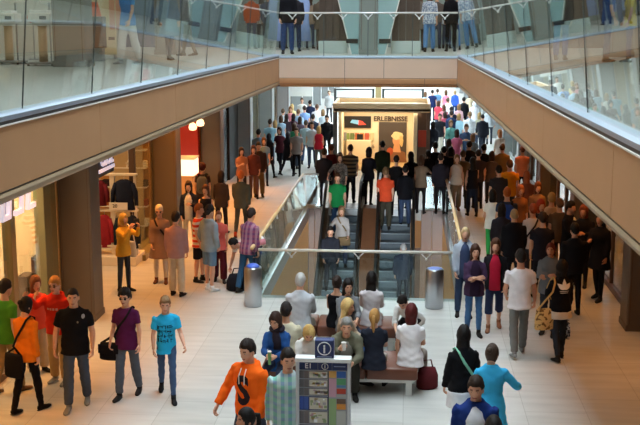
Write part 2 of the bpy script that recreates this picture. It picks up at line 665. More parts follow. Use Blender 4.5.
    DEFER.append((body, ex, 0.0, None))
    # ---- trousers / skirt / shorts
    bmt = bcol if not isinstance(bcol, str) else cloth(bcol)
    bm = nb()
    if bstyle in ('skirt', 'dress', 'long_skirt'):
        ln = {'skirt': 0.46, 'dress': 0.50, 'long_skirt': 0.84}[bstyle]
        tube(bm, [pel + Vector((0, 0, 0.10)), pel, pel + Vector((0, 0, -0.16)), pel + Vector((0, 0, -ln))],
             [(.155 * w, .105 * w), (.185 * w, .125 * w), (.20 * w, .15 * w), (.235 * w, .19 * w)], seg + 4)
        add('skirt', bm, bmt, wr=0.004)
    else:
        torso(bm, 0.006, -0.10, 0.10)
        f1 = {'jeans': 1.97, 'slim': 1.95, 'wide': 1.99, 'shorts': 0.92, 'capri': 1.42, 'cargo': 1.97}[bstyle]
        rr = {'jeans': (.088, .070, .060), 'slim': (.085, .059, .044), 'wide': (.092, .086, .084), 'shorts': (.094, .088, .08), 'capri': (.089, .074, .068), 'cargo': (.091, .080, .068)}[bstyle]
        for hip, kn, an, sgn in legs:
            limb(bm, pel + hip + Vector((0, 0, 0.03)), pel + kn, pel + an, *rr, f0=0.0, f1=f1, inf=0.002)
        o = add({'shorts': 'shorts', 'capri': 'cropped_trousers'}.get(bstyle, 'trousers'), bm, bmt, wr=0.005 if lod == 0 else 0.0)
    # ---- shoes
    scol = cloth(shoe) if isinstance(shoe, str) else shoe
    sole = mat('#d8d4cc' if shoe in ('#8a8a88', '#e8e8e8', '#b0b0b0') else '#1c1a18', 0.7, 0, 0, name='sole')
    for hip, kn, an, sgn in legs:
        A = pel + an
        lift = A.z - 0.085
        pitch = 0.0
        if not sit and lift > 0.01: pitch = min(R(55), math.asin(min(0.85, lift / 0.17)))
        M = Matrix.Translation(A) @ Matrix.Rotation(pitch, 4, 'X') @ Matrix.Rotation(R(6) * sgn, 4, 'Z')
        b2 = nb()
        tube(b2, [M @ Vector(q) for q in ((0, .065, -.055), (0, .045, -.045), (0, 0, -.035), (0, -.06, -.048), (0, -.12, -.057), (0, -.175, -.062), (0, -.20, -.066))],
             [(.018, .018), (.035, .040), (.038, .048), (.042, .036), (.046, .027), (.038, .021), (.014, .012)], seg, side=Vector((1, 0, 0)))
        tube(b2, [M @ Vector((0, 0, .05)), M @ Vector((0, 0.002, -.03))], [(.043, .046), (.040, .050)], seg)
        b3 = nb()
        tube(b3, [M @ Vector(q) for q in ((0, .07, -.078), (0, 0, -.078), (0, -.1, -.078), (0, -.19, -.078))], [(.026, .006), (.036, .007), (.048, .007), (.026, .006)], seg, side=Vector((1, 0, 0)))
        merge_bm(b2, b3, 1)
        bmesh.ops.transform(b2, matrix=sc, verts=b2.verts[:])
        obj('shoe', b2, [scol, sole], root, smooth=True)
    # ---- top
    tm = tcol if not isinstance(tcol, str) else cloth(tcol)
    bm = nb()
    spec = {  # inflation, hem, sleeve end, sleeve inflation, neck z, flare
        'tee': (.018, -.125, .66, .016, .548, .22), 'polo': (.020, -.12, .70, .018, .562, .2), 'tank': (.012, -.10, None, 0, .50, 0),
        'blouse': (.018, -.12, 1.3, .018, .548, .15), 'shirt': (.018, -.12, 1.93, .014, .565, .05), 'sweater': (.024, -.12, 1.93, .018, .560, .15),
        'hoodie': (.030, -.10, 1.94, .024, .565, 0), 'jacket': (.030, -.13, 1.94, .022, .570, .05), 'coat': (.032, -.30, 1.94, .022, .572, .15),
        'tunic': (.026, -.36, 1.9, .022, .555, .2), 'vest': (.022, -.11, None, 0, .55, 0), 'robe': (.040, -.80, 1.9, .045, .575, .12),
        'cardigan': (.020, -.14, 1.6, .016, .545, .05), 'rolled': (.018, -.10, 1.05, .018, .565, .05)}[tstyle]
    inf, hem, slv, sinf, nz_, flare = spec
    torso(bm, inf, hem, nz_, flare)
    if slv:
        for a, b, c, sgn, d in arms:
            k = 0.86 if fem else 1.0
            # yoke between collar and sleeve
            a0 = a.lerp(T @ Vector((0, 0, 0.47)), 0.32)
            tube(bm, [a0, a, a.lerp(b, 0.25)], [.056 * k + sinf * .5, .052 * k + sinf * .8, .052 * k + sinf], seg)
            limb(bm, a, b, c, .054 * k, .041 * k, .028 * k, 0.0, slv, sinf)
    if tstyle in ('hoodie',):
        tube(bm, [T @ Vector((-.10, .03, .545)), T @ Vector((-.06, .085, .555)), T @ Vector((0, .11, .55)), T @ Vector((.06, .085, .555)), T @ Vector((.10, .03, .545))],
             [.03, .045, .05, .045, .03], seg)
        tube(bm, [T @ Vector((-.10, .03, .545)), T @ Vector((-.06, -.05, .545)), T @ Vector((0, -.085, .525)), T @ Vector((.06, -.05, .545)), T @ Vector((.10, .03, .545))], [.03, .026, .022, .026, .03], seg)
    if tstyle in ('jacket', 'coat', 'polo', 'shirt', 'rolled'):
        ring = [T @ Vector((.078 * math.sin(q), .012 - .068 * math.cos(q), .560 - .018 * math.cos(q))) for q in np.linspace(0, 2 * PI, 12, endpoint=False)]
        tube(bm, ring, .016 if tstyle in ('polo', 'shirt', 'rolled') else .022, 6, closed=True)
    names = {'tee': 'tee_shirt', 'polo': 'polo_shirt', 'tank': 'tank_top', 'rolled': 'shirt', 'vest': 'tank_top'}
    F.top = add(names.get(tstyle, tstyle), bm, tm, v=vox * 0.95, wr=0.006 if lod == 0 else 0.0, smooth_it=4)
    F.under = None
    if len(top) > 2 and top[2]:      # shirt showing in the open front
        b2 = nb()
        base = T
        zt, zb = 0.555, 0.05
        tube(b2, [T @ Vector((0, -.050, zt)), T @ Vector((0, -.106, .46)), T @ Vector((0, -.128, .38)), T @ Vector((0, -.122, .22)), T @ Vector((0, -.118, zb)), T @ Vector((0, -.104, -.12))],
             [(.045, .03), (.085, .046), (.108, .054), (.100, .050), (.104, .052), (.108, .060)], seg)
        b2 = b2
        F.under = add('undershirt', b2, cloth(top[2]), rm=False)
    if hemcol:
        b2 = nb(); torso(b2, .034, hemcol[1], -.02, .12); add('shirt_hem', b2, cloth(hemcol[0]), wr=0.003)
    # ---- hair / headwear
    hs, hc = hair[0], hair[1]
    hm = mat(hc, 0.6, 0, 0.22, 55, 0.25, 'hair', 0.5, 90)
    bm = nb()
    nu, nv = ((32, 24), (22, 16), (14, 12))[lod]
    fhs = {'cap': 'short', 'hood': 'hijab', 'beanie': 'long'}.get(hs, hs)
    if hs != 'none':
        head_grid(bm, nu, nv, hair_fn(fhs), TH)
        Xh = TH.to_3x3() @ Vector((1, 0, 0))

        def ht(pts, rd):
            tube(bm, [TH @ Vector(p) for p in pts], rd, seg + 2, side=Xh)
        if hs == 'long':
            ht(((0, .02, .05), (0, .032, -.03), (0, .048, -.12), (0, .062, -.21), (0, .075, -.30), (0, .08, -.37)), [(.070, .065), (.086, .072), (.094, .060), (.098, .048), (.088, .038), (.05, .02)])
        elif hs == 'bob':
            ht(((0, .02, .05), (0, .026, -.03), (0, .032, -.10), (0, .036, -.15)), [(.075, .07), (.092, .078), (.094, .070), (.075, .055)])
        elif hs == 'pony':
            ht(((0, .085, .045), (0, .135, .03), (0, .145, -.05), (0, .130, -.14), (0, .12, -.2)), [.02, .028, .030, .026, .008])
        elif hs == 'bun':
            ell(bm, TH @ Vector((0, .10, .065)), .042, 10, 8)
        elif hs in ('hijab',):
            ht(((0, .02, .02), (0, .02, -.08), (0, .012, -.15), (0, .01, -.22)), [(.080, .080), (.088, .080), (.13, .10), (.17, .12)])
        elif hs == 'hood':
            ht(((0, .035, .03), (0, .04, -.07), (0, .035, -.13)), [(.088, .085), (.095, .085), (.11, .085)])
        if hs == 'cap':
            pass
        add({'hijab': 'headscarf', 'hood': 'hood'}.get(hs, 'hair'), bm, hm, rm=False)
    else:
        bm.free()
    if hs == 'cap':
        b2 = nb()
        head_grid(b2, nu, nv, lambda u, v: head_pt(u, v, 0.024 if v > 0.30 else (-0.02 if v < 0.2 else 0.018)), TH)
        pv = TH.to_3x3()
        tube(b2, [TH @ Vector((0, -.07, .052)), TH @ Vector((0, -.115, .048)), TH @ Vector((0, -.155, .036)), TH @ Vector((0, -.168, .032))], [(.072, .008), (.075, .007), (.055, .006), (.02, .004)], seg, side=pv @ Vector((1, 0, 0)))
        add('cap', b2, cloth(hair[2]), rm=False)
    if glasses:
        b2 = nb()
        gm = mat(glasses, 0.25, 0, 0, name='glasses_frame')
        for sgn in (1, -1):
            c = head_pt(0.40 * sgn, 0.03)
            box(b2, Vector((c.x - .024, c.y - .012, c.z - .017)), Vector((c.x + .024, c.y - .006, c.z + .017)), .004, mtx=TH)
            tube(b2, [TH @ Vector((c.x + .022 * sgn, c.y - .008, c.z + .008)), TH @ Vector((.078 * sgn, .0, .006))], .0035, 5)
        tube(b2, [TH @ Vector((-.012, -.103, .008)), TH @ Vector((.012, -.103, .008))], .004, 5)
        add('glasses', b2, gm, rm=False)
    return F


def finish_people():
    """fuse the overlapping sweeps of each piece into one surface and add the fold lines"""
    dg = bpy.context.evaluated_depsgraph_get()
    dg.update()
    new = []
    for o, ex, wr, dec in DEFER:
        if o.modifiers:
            new.append(bpy.data.meshes.new_from_object(o.evaluated_get(dg), preserve_all_data_layers=False, depsgraph=dg))
        else:
            new.append(None)
    for (o, ex, wr, dec), me in zip(DEFER, new):
        if me is not None:
            old = o.data
            mats = [m for m in old.materials]
            o.modifiers.clear()
            o.data = me
            me.name = old.name
            bpy.data.meshes.remove(old)
            me.materials.clear()
            for m in mats: me.materials.append(m)
            if wr:
                n = len(me.vertices)
                co = np.empty(n * 3, np.float32); me.vertices.foreach_get('co', co)
                no = np.empty(n * 3, np.float32); me.vertices.foreach_get('normal', no)
                co = co.reshape(-1, 3); no = no.reshape(-1, 3)
                x, y, z = co.T
                ph = (sum(map(ord, o.name)) % 100) / 10.0
                d = np.sin(38 * z + 14 * x + ph + 2 * np.sin(9 * x + 11 * z)) * 0.5 + np.sin(61 * z - 33 * x + 20 * y + ph * 2) * 0.35 + np.sin(23 * x + 19 * z + 27 * y + ph * 3) * 0.4
                co = co + no * (d * wr)[:, None]
                me.vertices.foreach_set('co', co.reshape(-1).astype(np.float32))
            if ex is not None:
                bm = bmesh.new(); bm.from_mesh(me)
                merge_bm(bm, ex)
                for f in bm.faces: f.smooth = True
                bm.to_mesh(me); bm.free()
            me.polygons.foreach_set('use_smooth', [True] * len(me.polygons))
            me.update()
    DEFER.clear()


def decal(fig_obj, name, bm, m, front=True, parent=None):
    """lay a flat cut-out (local XZ) onto the finished cloth of a person"""
    b = bmesh.new(); b.from_mesh(fig_obj.data)
    tree = BVHTree.FromBMesh(b)
    bmesh.ops.triangulate(bm, faces=bm.faces[:])
    for _ in range(2):
        es = [e for e in bm.edges if e.calc_length() > 0.03]
        if es: bmesh.ops.subdivide_edges(bm, edges=es, cuts=1)
        bmesh.ops.triangulate(bm, faces=bm.faces[:])
    d = Vector((0, 1, 0)) if front else Vector((0, -1, 0))
    for v in bm.verts:
        o_ = Vector((v.co.x, -1.0 if front else 1.0, v.co.z))
        hit = tree.ray_cast(o_, d)
        if hit[0] is not None:
            v.co = hit[0] - d * (0.004 + (0.003 if (v.co.y < 0) == front else 0))
        else:
            v.co.y = (-0.12 if front else 0.12)
    b.free()
    return obj(name, bm, m, parent or fig_obj.parent, smooth=False)


FIGS = []


def put(F, px, yt, f, base=0.0, dz=None):
    """stand the person where its head top is seen at that pixel; f = heading (0 = towards the viewer's end)"""
    th = R(f)
    Rm = Matrix.Rotation(th, 3, 'Z')
    hl = Rm @ F.headtop
    if dz is None:
        p = at(px, yt, base + hl.z)
        loc = Vector((p.x - hl.x, p.y - hl.y, base))
    else:                       # on the escalator: base height follows the distance
        Y = 29.0
        for _ in range(60):
            z = dz(Y)
            p = at(px, yt, z + hl.z)
            Y = 0.7 * Y + 0.3 * (p.y - hl.y)
        loc = Vector((p.x - hl.x, p.y - hl.y, dz(p.y - hl.y)))
    F.root.location = loc
    F.root.rotation_euler = (0, 0, th)
    F.loc = loc; F.f = f
    return F
# ------------------------------------------------------------------ setting
def XL(y): return -3.65 + (y - 9.0) * (0.34 / 17.8)
def XR(y): return 1.62 - (y - 7.7) * (0.38 / 19.3)
YB = 27.0            # front of the bridge
YE = 37.0            # rear of the bridge
FZ = 4.80            # upper floor


def stone_floor_mat():
    m, nt, b = nmat('polished_limestone')
    N, L = nt.nodes, nt.links
    tc = N.new('ShaderNodeTexCoord')
    br = N.new('ShaderNodeTexBrick')
    br.offset = 0.5
    br.inputs['Scale'].default_value = 1.0
    br.inputs['Brick Width'].default_value = 1.2
    br.inputs['Row Height'].default_value = 0.9
    br.inputs['Mortar Size'].default_value = 0.006
    br.inputs['Color1'].default_value = (*lin('#c9c7c1'), 1)
    br.inputs['Color2'].default_value = (*lin('#c2c0b9'), 1)
    br.inputs['Mortar'].default_value = (*lin('#aeaba3'), 1)
    mp = N.new('ShaderNodeMapping')
    mp.inputs['Rotation'].default_value = (0, 0, PI / 2)
    L.new(tc.outputs['Object'], mp.inputs['Vector'])
    L.new(mp.outputs['Vector'], br.inputs['Vector'])
    nz = N.new('ShaderNodeTexNoise'); nz.inputs['Scale'].default_value = 0.9; nz.inputs['Detail'].default_value = 6
    mp2 = N.new('ShaderNodeMapping'); mp2.inputs['Scale'].default_value = (1.0, 6.0, 1)
    L.new(tc.outputs['Object'], mp2.inputs['Vector'])
    L.new(mp2.outputs['Vector'], nz.inputs['Vector'])
    mr = N.new('ShaderNodeMapRange'); mr.inputs['To Min'].default_value = 0.74; mr.inputs['To Max'].default_value = 1.16
    L.new(nz.outputs['Fac'], mr.inputs['Value'])
    mx = N.new('ShaderNodeMix'); mx.data_type = 'RGBA'; mx.blend_type = 'MULTIPLY'; mx.inputs['Factor'].default_value = 1
    L.new(br.outputs['Color'], mx.inputs['A']); L.new(mr.outputs['Result'], mx.inputs['B'])
    L.new(mx.outputs['Result'], b.inputs['Base Color'])
    b.inputs['Roughness'].default_value = 0.32
    b.inputs['Specular IOR Level'].default_value = 0.22
    return m


M_floor = stone_floor_mat()
M_fascia = mat('#c0946c', 0.45, 0, 0.05, 1.5, 0.4, 'wood_veneer')
M_lip = mat('#a89478', 0.45, 0, 0.04, 2, 0.4, 'metal_lip')
M_soffit = mat('#6e6252', 0.8, 0, 0.03, 2, name='plaster')
M_steel = mat('#b8bcc2', 0.28, 1.0, 0.04, 6, name='brushed_steel')
M_curb = mat('#b4c8de', 0.3, 0.35, 0.0, name='curb_metal')
M_seal = mat('#3c4a4c', 0.5, 0, 0, name='glass_seal')
M_curbd = mat('#4a4e54', 0.4, 0.6, 0.0, name='curb_dark_metal')
M_col_dim = mat('#63574c', 0.5, 0, 0.05, 3, name='column_stone')  # same stone as the far columns, warm dimness put into the colour
M_stone_day = mat('#a3a6a6', 0.5, 0, 0.05, 3, name='grey_column')  # paler copy of the column stone, far daylight put into the colour
M_cream = mat('#dcb98a', 0.8, 0, 0.04, 2, name='cream_wall')
M_white = mat('#e6e2da', 0.5, 0, 0.02, 4, name='white_paint')
M_black = mat('#141312', 0.5, 0, 0.05, 4, name='black_paint')
M_brown = mat('#5a4334', 0.5, 0, 0.06, 4, name='brown_panel')
M_wood = mat('#8a5a3c', 0.45, 0, 0.10, 5, name='wood_panel')
M_grey = mat('#8b8a86', 0.6, 0, 0.05, 4, name='grey_paint')
M_red = mat('#b3271c', 0.5, 0, 0.06, 4, name='red_wall')
M_jamb = mat('#8f7e55', 0.45, 0.2, 0.05, 4, name='bronze_jamb')
M_glass = glass()
M_glassd = glass((0.62, 0.58, 0.52), 'bronze_glass')


def struct(name, bm, m, parent=None, smooth=False):
    o = obj(name, bm, m, parent, smooth)
    if parent is None: o['kind'] = 'structure'
    return o


# ground floor slab with the well for the escalators (x -3.03..1.14, y 21.3..31.9, plus a slot for the machines)
WX0, WX1, WY0, WY1 = -3.03, 1.14, 21.3, 31.9
EX = (-1.86, -0.30)          # escalator centre lines
SL0, SL1 = -2.62, 0.46


def quads(bm, lst, z, zt):
    for x0, y0, x1, y1 in lst:
        box(bm, (x0, y0, zt), (x1, y1, z))


bm = nb()
quads(bm, [(-13, -3, 11, WY0), (-13, WY0, WX0, WY1), (WX1, WY0, 11, WY1), (-13, WY1, 11, 110)], 0.0, -0.35)
struct('floor', bm, M_floor)
# well lining
bm = nb()
for x0, x1 in ((WX0 + .01, SL0), (SL1, WX1 - .01)):
    n = 2
    for k in range(n):
        a = x0 + (x1 - x0) * k / n; b_ = x0 + (x1 - x0) * (k + 1) / n
        box(bm, (a + .006, WY1 - 0.06, -4.9), (b_ - .006, WY1 - 0.005, -0.02), 0.004)
struct('wall_well_far', bm, mat('#84695a', 0.4, 0, 0.06, 3, 0.5, 'well_panel'))
bm = nb(); box(bm, (SL0, WY1 - .04, -4.9), (SL1, WY1, -1.2)); struct('wall_well_back', bm, M_brown)
bm = nb()
for x in (WX0 - .02, WX1 - .02):
    box(bm, (x, WY0, -0.34), (x + .04, WY1, 0.015))
box(bm, (WX0, WY0 - .03, -.34), (WX1, WY0 + .01, .015))
struct('trim_1', bm, mat('#c9cdd0', 0.35, 0.7, 0.02, 5, name='well_edge_metal'))
bm = nb(); box(bm, (-9, 14, -5.2), (7, 40, -5.0)); struct('floor_lower', bm, mat('#a8865c', 0.5, 0, .05, 2, name='lower_floor_stone'))
bm = nb()
box(bm, (-9.1, 14, -5.0), (-9, 40, -0.35)); box(bm, (7, 14, -5.0), (7.1, 40, -0.35)); box(bm, (-9, 39.9, -5), (7, 40, -.35))
struct('wall_lower', bm, M_cream)


# ---- upper galleries: prism whose profile (n outward to the void, z) is swept between two plan points
def sweep(bm, p0, p1, prof, mi=0):
    p0, p1 = Vector((*p0, 0)), Vector((*p1, 0))
    d = (p1 - p0).normalized()
    n = Vector((d.y, -d.x, 0))          # right-hand side of the walking direction
    a = [bm.verts.new(p0 + n * q[0] + Vector((0, 0, q[1]))) for q in prof]
    b = [bm.verts.new(p1 + n * q[0] + Vector((0, 0, q[1]))) for q in prof]
    k = len(a)
    for f in ([a, b[::-1]] + [[a[i], b[i], b[(i + 1) % k], a[(i + 1) % k]] for i in range(k)]):
        bm.faces.new(f).material_index = mi


LIP = [(-.06, 4.155), (-.005, 4.155), (.005, 4.12), (-.01, 4.08), (-.05, 4.045), (-.12, 4.03), (-.12, 4.10)]


def slab_poly(bm, pts, z0, z1):
    a = [bm.verts.new((x, y, z0)) for x, y in pts]; b = [bm.verts.new((x, y, z1)) for x, y in pts]
    n = len(a)
    bm.faces.new(a[::-1]); bm.faces.new(b)
    for i in range(n): bm.faces.new((a[i], a[(i + 1) % n], b[(i + 1) % n], b[i]))


M_ufloor = mat('#b9bcb6', 0.3, 0, 0.06, 1.2, 0.5, 'upper_floor_stone')
Y0 = -2.9
for side in ('left', 'right'):
    fx = XL if side == 'left' else XR
    out = -10.5 if side == 'left' else 8.5
    sg = 1 if side == 'left' else -1
    bm = nb()
    slab_poly(bm, [(out, Y0), (fx(Y0) - .07 * sg, Y0), (fx(YB) - .07 * sg, YB), (out, YB)], 4.08, FZ)
    g = struct('gallery_slab_' + side, bm, [M_ufloor])
    p0, p1 = (fx(Y0), Y0), (fx(YB), YB)
    if side == 'left': p0, p1 = p0, p1
    s0, s1 = (p0, p1) if side == 'left' else (p1, p0)
    bm = nb()
    # veneer panels between fine joints
    L_ = (Vector(s1) - Vector(s0)).length; n = 8
    for k in range(n):
        a = Vector(s0).lerp(Vector(s1), k / n + .00015); b_ = Vector(s0).lerp(Vector(s1), (k + 1) / n - .00015)
        sweep(bm, a, b_, [(-.06, 4.175), (0, 4.175), (0, 4.755), (-.06, 4.755)])
    struct('fascia', bm, M_fascia, g)
    bm = nb(); sweep(bm, s0, s1, LIP); struct('lip', bm, M_lip, g)
    bm = nb(); sweep(bm, s0, s1, [(-.05, 4.14), (-.02, 4.14), (-.02, 4.80), (-.05, 4.80)]); struct('joint', bm, M_curbd, g)
    bm = nb(); sweep(bm, s0, s1, [(-.05, 4.758), (.012, 4.758), (.012, 4.772), (-.05, 4.772)]); struct('edge_strip', bm, M_white, g)
    bm = nb(); sweep(bm, s0, s1, [(-.06, 4.774), (.0, 4.774), (.0, 4.806), (-.06, 4.806)]); struct('curb', bm, M_curbd, g)
    bm = nb(); sweep(bm, s0, s1, [(-.16, 4.80), (.006, 4.806), (.010, 4.850), (-.05, 4.866), (-.16, 4.866)]); struct('rail_shoe', bm, M_curb, g)
    bm = nb()
    slab_poly(bm, [(out, Y0), (fx(Y0) - .13 * sg, Y0), (fx(YB) - .13 * sg, YB), (out, YB)], 4.035, 4.075)
    struct('ceiling_' + side, bm, M_soffit)
# the bridge and the deck behind it
bm = nb(); box(bm, (-10.5, YB + .09, 4.08), (8.5, YE, FZ)); gb = struct('gallery_slab_bridge', bm, M_ufloor)
bm = nb(); box(bm, (-10.5, YB + .13, 4.035), (8.5, YE, 4.075)); struct('ceiling_bridge', bm, M_soffit)
bx0, bx1 = XL(YB), XR(YB)
s0, s1 = (bx0, YB), (bx1, YB)
bm = nb()
js = [bx0, -1.62, -0.62, bx1]
js2 = [bx0, -1.62, 0.42, bx1]
for k in range(3):
    sweep(bm, (js[k] + .006, YB), (js[k + 1] - .006, YB), [(-.06, 4.265), (0, 4.265), (0, 4.755), (-.06, 4.755)])
struct('fascia', bm, mat('#cfb6a2', 0.5, 0, 0.04, 1.5, 0.4, 'pale_veneer'), gb)
bm = nb()
for k in range(3):
    sweep(bm, (js2[k] + .005, YB), (js2[k + 1] - .005, YB), [(-.06, 4.255), (-.004, 4.255), (0, 4.22), (-.015, 4.14), (-.05, 4.07), (-.12, 4.03), (-.12, 4.10)])
struct('lip', bm, M_fascia, gb)
bm = nb(); sweep(bm, s0, s1, [(-.07, 4.1), (-.03, 4.1), (-.03, 4.80), (-.07, 4.80)]); struct('joint', bm, M_curbd, gb)
bm = nb(); sweep(bm, s0, s1, [(-.12, 4.765), (.01, 4.765), (.01, 4.80), (-.12, 4.83)]); struct('curb', bm, M_curb, gb)


def balustrade(name, label, q0, q1, z0, hgt, lean, n, rail=None, brackets=0, thick=0.012, gm=None, railr=.024, group=None, seal=True):
    """glass panels between two plan points; lean = shift of the top edge to the right of the walking direction"""
    p0, p1 = Vector((*q0, 0)), Vector((*q1, 0))
    t = empty(name, (p0 + p1) / 2 + Vector((0, 0, z0)), 0, label, 'railing', group)
    o = -((p0 + p1) / 2 + Vector((0, 0, z0)))
    d = (p1 - p0).normalized(); nn = Vector((d.y, -d.x, 0))
    for k in range(n):
        a = p0.lerp(p1, k / n) + d * .006; b_ = p0.lerp(p1, (k + 1) / n) - d * .006
        bm = nb()
        vs = []
        for P_ in (a, b_):
            for off, z in ((-thick / 2, 0), (thick / 2, 0), (thick / 2 + lean, hgt), (-thick / 2 + lean, hgt)):
                vs.append(bm.verts.new(P_ + nn * off + Vector((0, 0, z0 + z)) + o))
        for f in ((0, 1, 2, 3), (7, 6, 5, 4), (0, 4, 5, 1), (1, 5, 6, 2), (2, 6, 7, 3), (3, 7, 4, 0)):
            bm.faces.new([vs[i] for i in f])
        obj('glass_panel', bm, gm or M_glass, t)
        if k and seal:
            bm = nb()
            tube(bm, [a - d * .006 + nn * 0 + Vector((0, 0, z0)) + o, a - d * .006 + nn * lean + Vector((0, 0, z0 + hgt)) + o], .008, 6)
            obj('joint_seal', bm, M_seal, t)
    if rail:
        rz = z0 + hgt + .03
        bm = nb()
        tube(bm, [p0 + nn * lean + Vector((0, 0, rz)) + o, p1 + nn * lean + Vector((0, 0, rz)) + o], railr, 12)
        obj('handrail', bm, rail, t, smooth=True)
        for k in range(brackets):
            c = p0.lerp(p1, (k + .5) / brackets) + nn * lean + Vector((0, 0, rz)) + o
            bm = nb()
            for s in (-1, 1):
                tube(bm, [c + d * .11 * s + Vector((0, 0, -.02)), c + Vector((0, 0, -.13)) + nn * .015], .013, 6)
            ell(bm, c + Vector((0, 0, -.14)) + nn * .015, .028, 8, 6)
            obj('bracket', bm, mat('#e4e8ea', 0.3, 0.8, 0, name='bracket_steel'), t, smooth=True)
    return t


M_gwell = glass((.80, .87, .85), 'well_glass')
M_rail = mat('#cfd2d2', 0.35, 0.6, 0.02, 4, name='rail_steel')
M_woodrail = mat('#e6c48e', 0.4, 0, 0.05, 4, name='pale_wood_rail')
balustrade('glass_balustrade', 'tall frameless glass balustrade along the left upper gallery', (XL(Y0) - .09, Y0), (XL(YB) - .09, YB), 4.85, 1.45, .127, 14)
balustrade('glass_balustrade', 'tall frameless glass balustrade along the right upper gallery', (XR(YB) + .09, YB), (XR(Y0) + .09, Y0), 4.85, 1.45, .127, 14)
balustrade('glass_balustrade', 'glass balustrade with steel handrail across the far upper bridge', (bx0 + .02, YB + .07), (bx1 - .02, YB + .07), 4.82, 1.05, 0, 4, M_rail, 7)
# railing of the well
balustrade('glass_balustrade', 'glass balustrade with wooden handrail left of the escalator well', (WX0 - .06, WY0 - .05), (WX0 - .06, WY1 + .1), 0.0, 1.0, -.11, 6, M_woodrail, 9, railr=.042, gm=M_gwell)
balustrade('glass_balustrade', 'glass balustrade with wooden handrail right of the escalator well', (WX1 + .03, WY1 + .04), (WX1 + .03, WY0 - .05), 0.0, 1.0, -.02, 6, M_woodrail, 9, railr=.042, gm=M_gwell)
balustrade('glass_balustrade', 'glass balustrade with white bar behind the benches before the escalators', (WX0 - .02, WY0 - .16), (WX1 - .02, WY0 - .16), 0.0, 1.0, 0, 4, mat('#e2ddd0', 0.4, 0.1, 0.02, 4, name='pale_rail'), 3, railr=.03, gm=M_gwell)
balustrade('glass_balustrade', 'short glass balustrade at the far left corner of the well', (WX0 - .1, WY1 + .2), (SL0 - .05, WY1 + .2), 0.0, 1.0, 0, 1, M_rail, 1)
balustrade('glass_balustrade', 'short glass balustrade at the far right corner of the well', (SL1 + .05, WY1 + .14), (WX1 - .02, WY1 + .14), 0.0, 1.0, 0, 1, M_rail, 1)

# ---- escalators
ET = 30.75        # where the slope starts
TAN = math.tan(R(30))


def esc_z(y): return 0.0 if y >= ET else -(ET - y) * TAN


M_step = mat('#5f6a72', 0.5, 0.2, 0.05, 20, name='step_metal')
M_stepe = mat('#98a4ac', 0.4, 0.3, 0.0, name='step_edge')
M_rubber = mat('#161616', 0.5, 0, 0, name='handrail_rubber')
M_bal = glass((0.55, 0.48, 0.40), 'balustrade_glass')
M_skirt = mat('#6d5a48', 0.35, 0.7, 0.04, 6, name='skirt_bronze')


